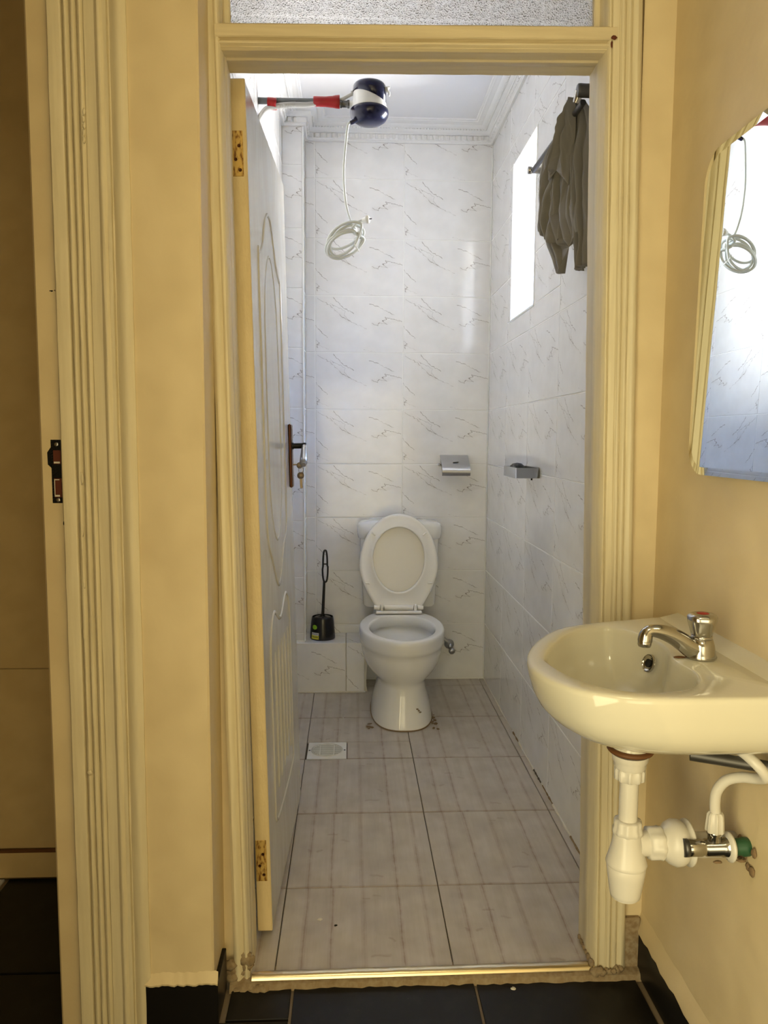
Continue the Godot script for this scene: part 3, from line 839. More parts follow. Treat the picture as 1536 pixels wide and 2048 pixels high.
func build_cornice() -> void:
	# plaster cornice all round the toilet ceiling: profile (out from the wall, down from the ceiling)
	var w := struct("trim_6", "white moulded plaster cornice with a row of dentils round the toilet ceiling", "cornice")
	var prof := v2([0.0, -0.078, 0.010, -0.078, 0.012, -0.074, 0.012, -0.070, 0.016, -0.066, 0.017, -0.046, 0.024, -0.044, 0.026, -0.040, 0.032, -0.036, 0.036, -0.030, 0.038, -0.028, 0.052, -0.026, 0.058, -0.022, 0.064, -0.014, 0.074, -0.012, 0.078, -0.010, 0.084, -0.010, 0.088, -0.006, 0.094, -0.005, 0.096, 0.0, 0.0, 0.0])
	var corners := [Vector2(XR, -1.72), Vector2(XR, ZB), Vector2(-0.21, ZB), Vector2(-0.21, -3.5), Vector2(XL, -3.5), Vector2(XL, -1.72)]
	var n := corners.size()
	var rings := []
	for i in n + 1:
		var b: Vector2 = corners[i % n]
		var d0: Vector2 = (b - corners[(i - 1 + n) % n]).normalized(); var d1: Vector2 = (corners[(i + 1) % n] - b).normalized()
		var n0 := Vector2(d0.y, -d0.x); var n1 := Vector2(d1.y, -d1.x)   # inwards
		var r := []
		for p in prof:
			var q: Vector2 = b + (n0 + n1) * p.x
			r.append(Vector3(q.x, YC + p.y, q.y))
		rings.append(r)
	var st := tool()
	for i in n: loft(st, [rings[i], rings[i + 1]], true, false, false, 28.0)
	obj("moulding", st, M.white_paint, w)
	# dentils on the lower band and small beads above it
	var dm := tool()
	box(dm, Vector3.ZERO, Vector3(0.017, 0.020, 0.010), 0.003)
	dm.generate_normals()
	var dmesh := dm.commit()
	var bm := tool()
	var pr := []
	for k in 5: pr.append(Vector2(0.004 * sin(PI * k / 4.0), -0.004 * cos(PI * k / 4.0)))
	lathe(bm, pr, Vector3.ZERO, Vector3.UP, 8)
	bm.generate_normals()
	var bmesh := bm.commit()
	var spots := []
	for i in n - 1:
		var a: Vector2 = corners[i]; var b: Vector2 = corners[i + 1]
		var d := (b - a).normalized(); var inn := Vector2(d.y, -d.x)
		var len := (b - a).length()
		var k := 0.03
		while k < len - 0.015:
			var q := a + d * k
			var o := put("dentil", dmesh, M.white_paint, w)
			o.transform = Transform3D(Basis(Vector3.UP, atan2(-d.y, d.x)), Vector3(q.x + inn.x * 0.018, YC - 0.056, q.y + inn.y * 0.018))
			for h in 2: spots.append(Vector3(a.x + d.x * (k + h * 0.013) + inn.x * 0.044, YC - 0.0275, a.y + d.y * (k + h * 0.013) + inn.y * 0.044))
			k += 0.026
	var mm := MultiMesh.new()
	mm.transform_format = MultiMesh.TRANSFORM_3D; mm.mesh = bmesh; mm.instance_count = spots.size()
	for k in spots.size(): mm.set_instance_transform(k, Transform3D(Basis.IDENTITY, spots[k]))
	var mi := MultiMeshInstance3D.new()
	mi.name = "bead_row"; mi.multimesh = mm; mi.material_override = M.white_paint
	mi.set_meta("kind", "stuff")
	w.add_child(mi)

# ---------------------------------------------------------------- door, keys
func build_door() -> void:
	var d := struct("door_1", "white moulded panel door standing open into the toilet, cream on its hinge edge", "door")
	d.position = Vector3(-0.183, YF + 0.022, -1.72)
	d.rotation = Vector3(0, -0.033, 0.022)
	var hgt := 1.912; var wid := 0.69; var th := 0.034
	var st := tool()
	box(st, Vector3(-th * 0.5, hgt * 0.5, -wid * 0.5 - 0.002), Vector3(th, hgt, wid - 0.004), 0.002)
	obj("door_leaf", st, M.door_gloss, d)
	st = tool()
	box(st, Vector3(-th * 0.5, hgt * 0.5, -0.001), Vector3(th + 0.001, hgt + 0.001, 0.006), 0.002)
	obj("painted_edge", st, M.door_edge_paint, d, "cream painted hinge edge of the door")
	# mouldings pressed into the face
	var yo := -YF - 0.022
	var upper := smooth_path([Vector3(0, 1.10, -0.115), Vector3(0, 1.35, -0.115), Vector3(0, 1.61, -0.115), Vector3(0, 1.632, -0.14), Vector3(0, 1.66, -0.19), Vector3(0, 1.73, -0.245), Vector3(0, 1.757, -0.31), Vector3(0, 1.73, -0.375), Vector3(0, 1.66, -0.43), Vector3(0, 1.632, -0.49), Vector3(0, 1.61, -0.515), Vector3(0, 1.35, -0.515), Vector3(0, 1.02, -0.515), Vector3(0, 0.93, -0.49), Vector3(0, 0.90, -0.43), Vector3(0, 0.85, -0.375), Vector3(0, 0.81, -0.31), Vector3(0, 0.85, -0.245), Vector3(0, 0.90, -0.19), Vector3(0, 0.94, -0.14), Vector3(0, 1.02, -0.115), Vector3(0, 1.10, -0.115)], 5)
	var inner := smooth_path([Vector3(0, 1.1, -0.19), Vector3(0, 1.42, -0.19), Vector3(0, 1.55, -0.21), Vector3(0, 1.63, -0.26), Vector3(0, 1.655, -0.31), Vector3(0, 1.63, -0.36), Vector3(0, 1.55, -0.41), Vector3(0, 1.42, -0.43), Vector3(0, 1.1, -0.43), Vector3(0, 1.0, -0.40), Vector3(0, 0.93, -0.31), Vector3(0, 1.0, -0.22), Vector3(0, 1.1, -0.19)], 5)
	var lower := smooth_path([Vector3(0, 0.3, -0.115), Vector3(0, 0.55, -0.115), Vector3(0, 0.70, -0.12), Vector3(0, 0.76, -0.19), Vector3(0, 0.72, -0.31), Vector3(0, 0.76, -0.44), Vector3(0, 0.70, -0.51), Vector3(0, 0.55, -0.515), Vector3(0, 0.3, -0.515), Vector3(0, 0.24, -0.48), Vector3(0, 0.24, -0.15), Vector3(0, 0.3, -0.115)], 5)
	for path in [["upper_moulding", upper, 0.0065], ["arched_panel", inner, 0.005], ["lower_moulding", lower, 0.0065]]:
		st = tool()
		var pts := []
		for q in path[1]: pts.append(q + Vector3(-0.003, yo, 0))
		tube(st, pts, path[2], 10)
		obj(path[0], st, M.door_gloss, d)
	for z in [-0.19, -0.255, -0.32, -0.385, -0.455]:
		st = tool()
		tube(st, smooth_path([Vector3(-0.003, 0.31 + yo, z), Vector3(-0.001, 0.33 + yo, z), Vector3(-0.001, 0.6 + yo, z), Vector3(-0.003, 0.66 + yo, z)], 4), 0.0045, 8)
		obj("rib", st, M.door_gloss, d)
	# rusty hinge leaves let into the edge
	for h in [[1.801, 0.094], [0.216, 0.10]]:
		st = tool()
		box(st, Vector3(-th * 0.5 - 0.003, h[0] + yo, 0.0015), Vector3(th - 0.009, h[1], 0.003), 0.0008)
		var leaf := obj("hinge_leaf", st, M.hinge_rust, d, "rusty brass hinge leaf with paint smears")
		for s in [[0.004, 0.016], [-0.004, -0.012], [0.005, -0.034]]:
			st = tool()
			lathe(st, v2([0.0, 0.0006, 0.0018, 0.0004, 0.0034, 0.0008, 0.0038, 0.0]), Vector3(-th * 0.5 - 0.003 + s[0], h[0] + yo + s[1] * 1.0, 0.003), Vector3(0, 0, 1), 12)
			obj("screw", st, M.bronze, leaf)
	# lock plate and lever
	var zl := -0.645
	st = tool()
	box(st, Vector3(0.0045, 1.142 + yo, zl), Vector3(0.009, 0.192, 0.044), 0.003)
	var pl := obj("lock_plate", st, M.bronze, d, "long bronze lock plate")
	st = tool()
	lathe(st, v2([0.0, 0.002, 0.003, 0.002, 0.0035, 0.0]), Vector3(0.009, 1.226 + yo, zl), Vector3.RIGHT, 12)
	obj("screw", st, M.satin_chrome, pl)
	st = tool()
	lathe(st, v2([0.0105, 0.0, 0.0105, 0.003, 0.0085, 0.005, 0.0085, 0.03, 0.010, 0.034, 0.010, 0.042, 0.0, 0.044]), Vector3(0.009, 1.172 + yo, zl), Vector3.RIGHT, 20)
	obj("spindle", st, M.dark_metal, pl)
	st = tool()
	var lv := smooth_path([Vector3(0.045, 1.174 + yo, zl - 0.008), Vector3(0.047, 1.166 + yo, zl + 0.012), Vector3(0.049, 1.150 + yo, zl + 0.045), Vector3(0.050, 1.133 + yo, zl + 0.075), Vector3(0.050, 1.117 + yo, zl + 0.095)], 5)
	var rr := []
	for k in lv.size(): rr.append(lerpf(0.0075, 0.0118, sin(PI * 0.5 * k / (lv.size() - 1.0))) * (1.0 if k < lv.size() - 2 else 0.7))
	tube(st, lv, rr, 14)
	obj("lever", st, M.satin_chrome, pl, "satin metal lever handle")
	# keys hang from the lock: things of their own
	var at: Vector3 = d.transform * Vector3(0.009, 1.115 + yo, zl)
	var kk := thing("key_bunch", "two small keys on a ring, one in the door lock", "keys", at)
	st = tool()
	box(st, Vector3(0.006, 0, 0), Vector3(0.014, 0.004, 0.002), 0.0006)
	lathe(st, v2([0.0, -0.001, 0.009, -0.001, 0.0098, 0.0, 0.009, 0.001, 0.0, 0.001]), Vector3(0.021, -0.002, 0.0), Vector3(0.25, 0, 0.968), 20)
	obj("inserted_key", st, M.key_metal, kk)
	st = tool()
	tube(st, ring_path(Vector3(0.025, -0.016, 0.002), 0.009, Vector3(0.6, 0, 0.8), 20), 0.0008, 6, false)
	obj("key_ring", st, M.chrome, kk)
	st = tool()
	lathe(st, v2([0.0, -0.001, 0.010, -0.001, 0.0108, 0.0, 0.010, 0.001, 0.0, 0.001]), Vector3(0.024, -0.033, 0.003), Vector3(0.1, 0, 0.995), 20)
	box(st, Vector3(0.0255, -0.057, 0.004), Vector3(0.0075, 0.03, 0.002), 0.0008, Basis(Vector3(0, 0, 1), 0.06))
	obj("hanging_key", st, M.key_metal, kk)

func ring_path(c: Vector3, r: float, axis: Vector3, n: int) -> Array:
	var x := axis.cross(Vector3.UP).normalized(); var y := axis.cross(x).normalized()
	var out := []
	for k in n + 1: out.append(c + (x * cos(TAU * k / n) + y * sin(TAU * k / n)) * r)
	return out

# ---------------------------------------------------------------- toilet
func egg(n: int, y: float, zf: float, zb: float, hw: float, power := 2.0) -> Array:
	var out := []
	var zc := (zf + zb) * 0.5; var a := (zf - zb) * 0.5
	for k in n:
		var t := TAU * k / n
		var s := sin(t); var c := cos(t)
		out.append(Vector3(signf(c) * pow(absf(c), 2.0 / power) * hw, y, zc + signf(s) * pow(absf(s), 2.0 / power) * a))
	return out

# outline of the raised lid: round top, sides running in to a narrow flat foot; grown by g
func seat_ring(g: float, z: float) -> Array:
	var poly := []
	for k in 25:
		var t := PI * k / 24.0
		poly.append(Vector2(cos(t) * (0.179 + g), 0.60 + sin(t) * (0.236 + g)))
	for k in range(1, 13):
		var u := k / 12.0
		poly.append(Vector2(-(0.179 - 0.075 * pow(u, 1.7) + g), 0.60 - u * (0.188 + g)))
	for k in range(12, 0, -1):
		var u := k / 12.0
		poly.append(Vector2(0.179 - 0.075 * pow(u, 1.7) + g, 0.60 - u * (0.188 + g)))
	return flat_ring(poly, z)

func seat_hole(g: float, z: float) -> Array:
	var poly := []
	for k in 48:
		var t := TAU * k / 48.0
		poly.append(Vector2(cos(t) * (0.116 + g) * (1.0 + 0.05 * sin(t)), 0.627 + sin(t) * (0.147 + g)))
	return flat_ring(poly, z)

func flat_ring(poly: Array, z: float) -> Array:
	var out := []
	for p in polar(poly, Vector2(0, 0.615), 80): out.append(Vector3(p.x, p.y, z))
	return out

func lean(rings: Array, hinge: Vector3, ang: float) -> Array:
	var b := Basis(Vector3.RIGHT, ang)
	var out := []
	for r in rings:
		var q := []
		for v in r: q.append(hinge + b * (v - hinge))
		out.append(q)
	return out

func build_toilet() -> void:
	var X := 0.219
	var t := thing("toilet", "white close-coupled toilet with its seat and lid raised", "toilet", Vector3(X, YF, 0))
	var st := tool()
	var n := 56
	var rows := [[0.0, -2.992, -3.5, 0.130, 2.5], [0.012, -2.992, -3.5, 0.130, 2.5], [0.05, -3.008, -3.5, 0.123, 2.5], [0.10, -3.022, -3.5, 0.110, 2.5], [0.13, -3.030, -3.5, 0.103, 2.5], [0.158, -3.033, -3.5, 0.1015, 2.5], [0.170, -3.031, -3.5, 0.104, 2.4], [0.182, -3.022, -3.5, 0.113, 2.3], [0.195, -3.010, -3.503, 0.127, 2.2], [0.212, -2.996, -3.507, 0.143, 2.1], [0.235, -2.981, -3.51, 0.157, 2.05], [0.262, -2.969, -3.515, 0.167, 2.0], [0.29, -2.961, -3.52, 0.172, 2.0], [0.310, -2.958, -3.52, 0.1735, 2.0], [0.316, -2.949, -3.52, 0.178, 2.0], [0.33, -2.944, -3.52, 0.1805, 2.0], [0.362, -2.942, -3.52, 0.1815, 2.0], [0.373, -2.943, -3.52, 0.1808, 2.0], [0.3785, -2.946, -3.517, 0.1785, 2.0], [0.3805, -2.951, -3.515, 0.1745, 2.0], [0.381, -2.955, -3.51, 0.171, 2.0], [0.381, -2.972, -3.415, 0.146, 2.0], [0.3803, -2.975, -3.412, 0.143, 2.0], [0.377, -2.979, -3.408, 0.139, 2.0], [0.37, -2.982, -3.405, 0.1365, 2.0], [0.335, -2.988, -3.40, 0.134, 2.0], [0.332, -2.98, -3.41, 0.141, 2.0], [0.30, -3.0, -3.39, 0.13, 2.0], [0.25, -3.04, -3.34, 0.1, 2.0], [0.2, -3.09, -3.29, 0.06, 2.0]]
	var rings := []
	for r in rows: rings.append(egg(n, r[0], r[1], r[2], r[3], r[4]))
	loft(st, rings, true, true, true, 180.0)
	var bowl := obj("bowl", st, M.porcelain, t)
	st = tool()
	box(st, Vector3(0, 0.345, -3.5), Vector3(0.23, 0.07, 0.14), 0.015)
	obj("rear_deck", st, M.porcelain, t)
	st = tool()
	rings = []
	for r in [[0.001, 0.1325, 0.002], [0.003, 0.133, 0.003], [0.0045, 0.130, 0.0]]: rings.append(egg(n, r[0], -2.989 + r[2], -3.5, r[1], 2.5))
	loft(st, rings, true, true, true, 180.0)
	obj("base_sealing", st, M.dirt, bowl, "brown stained joint round the foot")
	# cistern
	st = tool()
	rings = []
	for r in [[0.395, 0.160, 0.150], [0.405, 0.168, 0.155], [0.55, 0.176, 0.162], [0.715, 0.183, 0.166]]:
		var q := egg(48, r[0], -3.665 + r[2], -3.665, r[1], 7.0)
		rings.append(q)
	loft(st, rings, true, true, true, 180.0)
	var cis := obj("cistern", st, M.porcelain, t)
	cis.position.x = 0.008
	st = tool()
	rings = []
	for r in [[0.714, 0.186, 0.168], [0.718, 0.192, 0.174], [0.742, 0.197, 0.178], [0.768, 0.197, 0.178], [0.782, 0.190, 0.172], [0.790, 0.175, 0.158], [0.796, 0.12, 0.11], [0.7975, 0.02, 0.02]]:
		rings.append(egg(48, r[0], -3.665 + 0.089 + r[2] * 0.5, -3.665 + 0.089 - r[2] * 0.5, r[1], 5.0))
	loft(st, rings, true, true, true, 180.0)
	var cl := obj("cistern_lid", st, M.porcelain, t)
	cl.position.x = 0.008
	# lid and seat, both raised; built upright then leaned back
	var hinge := Vector3(0, 0.40, -3.445)
	var zl := -3.452
	st = tool()
	rings = [seat_ring(-0.008, zl + 0.004), seat_ring(-0.004, zl), seat_ring(-0.005, zl - 0.012), seat_ring(-0.024, zl - 0.022)]
	loft(st, lean(rings, hinge, -0.045), true, true, true, 180.0)
	obj("lid", st, M.lid_plastic, t, "cream underside of the raised lid")
	st = tool()
	var zs := zl + 0.008
	rings = [seat_ring(-0.003, zs), seat_ring(0.001, zs + 0.006), seat_ring(-0.002, zs + 0.013), seat_ring(-0.008, zs + 0.0155), seat_ring(-0.014, zs + 0.0150), seat_hole(0.016, zs + 0.013), seat_hole(0.010, zs + 0.0165), seat_hole(0.004, zs + 0.0165), seat_hole(0.001, zs + 0.014), seat_hole(0.0, zs + 0.008), seat_hole(0.001, zs)]
	rings = lean(rings, hinge, -0.045)
	loft(st, rings, true, false, false, 180.0)
	var seat := obj("seat", st, M.seat_plastic, t)
	for s in [[-1.0, 0.745, 0.75], [1.0, 0.745, -0.75], [-1.0, 0.522, 0.06], [1.0, 0.522, -0.06]]:
		st = tool()
		var c := hinge + Basis(Vector3.RIGHT, -0.045) * (Vector3(s[0] * (0.115 if s[1] > 0.6 else 0.142), s[1], zs + 0.018) - hinge)
		box(st, c, Vector3(0.022, 0.007, 0.008), 0.002, Basis(Vector3(0, 0, 1), -s[2]))
		obj("bumper", st, M.seat_plastic, seat)
	st = tool()
	box(st, Vector3(0, 0.3915, -3.43), Vector3(0.208, 0.012, 0.04), 0.003)
	var hg := obj("hinge_bar", st, M.seat_plastic, t)
	st = tool()
	tube(st, [Vector3(-0.066, 0.411, -3.437), Vector3(0.066, 0.411, -3.437)], 0.0135, 16)
	obj("hinge_barrel", st, M.seat_plastic, hg)
	for s in [-1.0, 1.0]:
		st = tool()
		box(st, Vector3(s * 0.0765, 0.411, -3.434), Vector3(0.014, 0.032, 0.026), 0.004)
		obj("hinge_lug", st, M.seat_plastic, hg)
		st = tool()
		tube(st, [Vector3(s * 0.086, 0.411, -3.437), Vector3(s * 0.112, 0.411, -3.437)], [0.0135, 0.010], 14)
		obj("hinge_end", st, M.seat_plastic, hg)
	# stain marks on the foot
	st = tool()
	for k in 3: lump(st, Vector3(0.052 + k * 0.006, 0.085 - k * 0.006, -3.0155 + 0.0008 * k), Vector3(0.005, 0.003, 0.0012))
	obj("stain_mark", st, M.tan_grout, bowl, "small brown stain on the foot")
	st = tool()
	for k in 22:
		lump(st, Vector3(0.118 + rng.randf_range(0.0, 0.02), 0.0006, -3.06 - rng.randf_range(-0.05, 0.13)), Vector3(0.007, 0.0014, 0.010) * rng.randf_range(0.3, 1.0))
	for k in 5: lump(st, Vector3(-0.132 - rng.randf_range(0.0, 0.018), 0.0006, -3.05 - rng.randf_range(-0.02, 0.06)), Vector3(0.013, 0.0016, 0.013) * rng.randf_range(0.4, 0.9))
	obj("cement_crumbs", st, M.dirt, t, "brown cement smeared beside the foot")
	# angle valve and bent pipe on the wall to the right
	var v := thing("stop_valve", "small dull metal stop valve on the back wall right of the toilet bowl", "valve", Vector3(0.482, 0.196, ZB))
	st = tool()
	lathe(st, v2([0.0, 0.0, 0.024, 0.0, 0.024, 0.004, 0.013, 0.008, 0.012, 0.05, 0.0, 0.052]), Vector3.ZERO, Vector3(0, 0, 1), 20)
	obj("body", st, M.satin_chrome, v)
	st = tool()
	tube(st, smooth_path([Vector3(-0.002, 0.0, 0.04), Vector3(-0.012, 0.022, 0.045), Vector3(-0.028, 0.035, 0.045), Vector3(-0.05, 0.06, 0.045)], 5), 0.009, 12)
	obj("outlet", st, M.satin_chrome, v)
	st = tool()
	lathe(st, v2([0.0, 0.0, 0.009, 0.0, 0.015, 0.004, 0.016, 0.016, 0.012, 0.02, 0.0, 0.021]), Vector3(0.004, -0.016, 0.05), Vector3(0.25, -0.3, 0.92).normalized(), 16)
	obj("knob", st, M.satin_chrome, v)

# ---------------------------------------------------------------- small things on the toilet walls
func build_fittings() -> void:
	# brush pot and brush on the ledge
	var yl := 0.2555
	var p := thing("brush_holder", "black plastic toilet brush pot with lime stickers on the tiled ledge", "brush holder", Vector3(-0.131, yl, -3.572))
	var st := tool()
	lathe(st, v2([0.0, 0.0, 0.0585, 0.0, 0.0592, 0.004, 0.0575, 0.03, 0.054, 0.075, 0.051, 0.098, 0.0495, 0.103, 0.047, 0.1035, 0.045, 0.099, 0.030, 0.1035, 0.013, 0.106, 0.013, 0.09]), Vector3.ZERO, Vector3.UP, 40)
	obj("pot", st, M.black_plastic, p)
	st = tool()
	var arcs := func(a0: float, a1: float, y0: float, y1: float, oval: bool) -> Array:
		var out := []
		for j in 9:
			var row := []
			for i in 9:
				var u := i / 8.0 * 2 - 1; var w := j / 8.0 * 2 - 1
				if oval: u *= sqrt(maxf(0.0, 1 - w * w))
				var a := lerpf(a0, a1, u * 0.5 + 0.5); var y := lerpf(y0, y1, w * 0.5 + 0.5)
				var r := lerpf(0.0592, 0.0512, y / 0.1) + 0.0012
				row.append(Vector3(sin(a) * r, y, cos(a) * r))
			out.append(row)
		return out
	loft(st, arcs.call(-0.95, -0.45, 0.05, 0.073, true), false, false, false, 180.0)
	obj("oval_sticker", st, M.lime_sticker, p, "lime green oval sticker")
	st = tool()
	var ar: Array = arcs.call(-1.0, -0.28, 0.006, 0.036, false)
	st.set_smooth_group(0)
	for j in 8:
		for i in 8:
			for c in [[0, 0], [1, 1], [0, 1], [0, 0], [1, 0], [1, 1]]:
				st.set_uv(Vector2((i + c[1]) / 8.0, 1.0 - (j + c[0]) / 8.0))
				st.add_vertex(ar[j + c[0]][i + c[1]])
	obj("label_sticker", st, M.sticker, p, "yellow and silver label sticker")
	var b := thing("toilet_brush", "toilet brush with a black looped handle standing in the pot", "brush", Vector3(-0.131, yl + 0.09, -3.572))
	st = tool()
	tube(st, [Vector3(0, 0.012, 0), Vector3(0.001, 0.02, 0), Vector3(0.008, 0.18, 0)], [0.0078, 0.0074, 0.0062], 10)
	obj("stem", st, M.black_plastic, b)
	st = tool()
	var loop := []
	for k in 41:
		var a := TAU * k / 40.0
		var c := cos(a); var s := sin(a)
		loop.append(Vector3(0.0125 + signf(c) * pow(absf(c), 0.7) * (0.0105 + 0.002 * (1.0 if s < 0 else -0.3)), 0.252 + signf(s) * pow(absf(s), 0.85) * 0.075, 0))
	tube(st, loop, 0.0043, 8, false)
	tube(st, [Vector3(0.002, 0.262, 0), Vector3(0.023, 0.262, 0)], 0.003, 8)
	obj("handle_loop", st, M.black_plastic, b)
	# roll holder
	var r := thing("toilet_roll_holder", "brushed steel toilet roll holder with a curved cover on the back wall", "roll holder", Vector3(0.492, 1.072, ZB))
	st = tool()
	var prof := smooth_path([Vector2(0.002, 0.045), Vector2(0.02, 0.038), Vector2(0.055, 0.016), Vector2(0.082, 0.000), Vector2(0.100, -0.018), Vector2(0.104, -0.034), Vector2(0.096, -0.048)], 4)
	var rings := []
	for s in [-0.066, 0.066]:
		var ring := []
		for q in prof: ring.append(Vector3(s, q.y, q.x))
		for k in prof.size(): ring.append(Vector3(s, prof[-1 - k].y - 0.0018, prof[-1 - k].x - 0.0012))
		rings.append(ring)
	loft(st, rings, true, true, true, 60.0)
	obj("cover", st, M.satin_chrome, r)
	st = tool()
	box(st, Vector3(0, 0.018, 0.002), Vector3(0.128, 0.054, 0.004), 0.001)
	obj("back_plate", st, M.satin_chrome, r)
	st = tool()
	tube(st, [Vector3(-0.072, 0.0, 0.045), Vector3(0.06, 0.0, 0.045)], 0.0035, 10)
	lathe(st, v2([0.0, 0.0, 0.006, 0.001, 0.007, 0.005, 0.004, 0.009, 0.0, 0.0095]), Vector3(-0.070, 0.0, 0.045), Vector3.LEFT, 14)
	obj("spindle", st, M.chrome, r)
	st = tool()
	for k in 2: lump(st, Vector3(-0.004 + k * 0.011, 0.0115 + k * 0.001, 0.0665), Vector3(0.008, 0.0015, 0.003))
	obj("emblem", st, M.dark_metal, r, "small dark emblem")
	# chrome holder on the right wall
	var h := thing("soap_holder", "square chrome band holder with a black insert sticking out of the right tiled wall", "holder", Vector3(XR, 1.079, -2.735))
	st = tool()
	var out := []
	var inn := []
	var cn := [Vector2(0.0, 0.105), Vector2(-0.088, 0.105), Vector2(-0.088, -0.105), Vector2(0.0, -0.105)]
	var rad := [0.022, 0.006, 0.006, 0.022]
	for k in 4:
		var c: Vector2 = cn[k]
		var dx := signf(-0.044 - c.x); var dy := signf(-c.y)
		var o: Vector2 = c + Vector2(dx, dy) * rad[k]
		var a0: float = [PI * 0.5 - PI * 0.5, PI * 0.5, PI, PI * 1.5][k]
		for i in 5:
			var a: float = a0 + (PI * 0.5) * i / 4.0
			out.append(o + Vector2(cos(a), sin(a)) * rad[k])
			inn.append(o + Vector2(cos(a), sin(a)) * maxf(rad[k] - 0.004, 0.002))
	rings = []
	for q in [[out, -0.018], [out, 0.018], [inn, 0.018], [inn, -0.018], [out, -0.018]]:
		var ring := []
		for v in q[0]: ring.append(Vector3(v.x, q[1], v.y))
		rings.append(ring)
	for k in 4: loft(st, [rings[k], rings[k + 1]], true, false, false, 60.0)
	obj("band", st, M.satin_chrome, h)
	st = tool()
	lathe(st, v2([0.0, -0.016, 0.026, -0.014, 0.030, -0.004, 0.030, 0.008, 0.026, 0.02, 0.016, 0.029, 0.0, 0.032]), Vector3(-0.052, 0.0, -0.035), Vector3.UP, 28)
	obj("insert", st, M.black_plastic, h, "black rounded insert")
	st = tool()
	lathe(st, v2([0.0, 0.0, 0.003, 0.0, 0.003, 0.006, 0.0, 0.007]), Vector3(-0.03, -0.0245, 0.1), Vector3.UP, 10)
	obj("grub_screw", st, M.dark_metal, h)
	# towel rail
	var rail := thing("towel_rail", "chrome towel rail with round wall posts on the right tiled wall", "towel rail", Vector3(XR, 2.062, 0))
	st = tool()
	tube(st, [Vector3(-0.058, -0.002, -2.05), Vector3(-0.066, -0.002, -2.56)], 0.008, 14)
	obj("rail", st, M.dull_metal, rail)
	for z in [-2.025, -2.565]:
		st = tool()
		var tilt := Vector3.LEFT
		lathe(st, v2([0.022, 0.0, 0.022, 0.004, 0.017, 0.006, 0.0165, 0.062, 0.017, 0.075, 0.0165, 0.080, 0.014, 0.082, 0.0, 0.083]) if z > -2.3 else v2([0.016, 0.0, 0.016, 0.004, 0.010, 0.006, 0.0095, 0.068, 0.012, 0.072, 0.012, 0.082, 0.0, 0.084]), Vector3(0, 0.016 if z > -2.3 else 0.0, z), tilt, 24)
		obj("post", st, M.dull_metal if z > -2.3 else M.chrome, rail)
	st = tool()
	tube(st, [Vector3(-0.074, 0.016, -2.03), Vector3(-0.08, -0.008, -2.04)], [0.013, 0.008], 14)
	obj("neck", st, M.chrome, rail)

func poly_at(pts: Array, y: float) -> float:   # x of a polyline of (x, y) with falling y
	for i in pts.size() - 1:
		if y <= pts[i].y and y >= pts[i + 1].y:
			return lerpf(pts[i].x, pts[i + 1].x, (pts[i].y - y) / maxf(pts[i].y - pts[i + 1].y, 1e-5))
	return pts[0].x if y > pts[0].y else pts[-1].x

func poly_y(pts: Array, u: float) -> float:    # y of a polyline of (u, y) with rising u
	for i in pts.size() - 1:
		if u >= pts[i].x and u <= pts[i + 1].x:
			return lerpf(pts[i].y, pts[i + 1].y, (u - pts[i].x) / maxf(pts[i + 1].x - pts[i].x, 1e-5))
	return pts[-1].y

# a hanging sheet of cloth; its plane runs from A (s = 0) to B (s = 1), folds fan out from the gathered top
func cloth_sheet(left: Array, right: Array, bottom: Array, top: float, off: float, folds: int, amp: float, s: int, belly := 0.0) -> SurfaceTool:
	var A := Vector3(0.548, 0, -2.335); var B := Vector3(0.642, 0, -2.035)
	var N := (B - A).cross(Vector3.UP).normalized()
	if N.x > 0: N = -N
	var f := noise(1.4, 3, s)
	var rings := []
	var nu := 56; var nv := 70
	for j in nv + 1:
		var v := j / float(nv)
		var front := []; var back := []
		for i in nu + 1:
			var u := i / float(nu)
			var y := lerpf(top, poly_y(bottom, u), v)
			var sl := poly_at(left, y); var sr := poly_at(right, y)
			var x := lerpf(sl, sr, u)
			var open := smoothstep(0.0, 0.35, v)
			var ph := u * folds * PI + f.get_noise_2d(u * 1.2, v * 0.45) * 1.3 + v * 0.5
			var fold := (pow(absf(sin(ph)), 0.8) * 1.3 - 0.75 + sin(ph * 2.3 + s + v) * 0.15) * amp * (0.35 + 0.65 * open)
			fold += f.get_noise_2d(u * 1.1 + 7, v * 1.1) * amp * 0.8 * open
			var edge := pow(absf(u * 2 - 1), 3.0)
			var d := off + fold * (1 - 0.85 * edge) + belly * sin(PI * u) * open - edge * 0.012
			var c := A.lerp(B, x) + Vector3(0, y, 0)
			front.append(c + N * d)
			back.append(c + N * (d - 0.004))
		back.reverse()
		rings.append(front + back)
	var st := tool()
	loft(st, rings, true, true, true, 100.0)
	return st

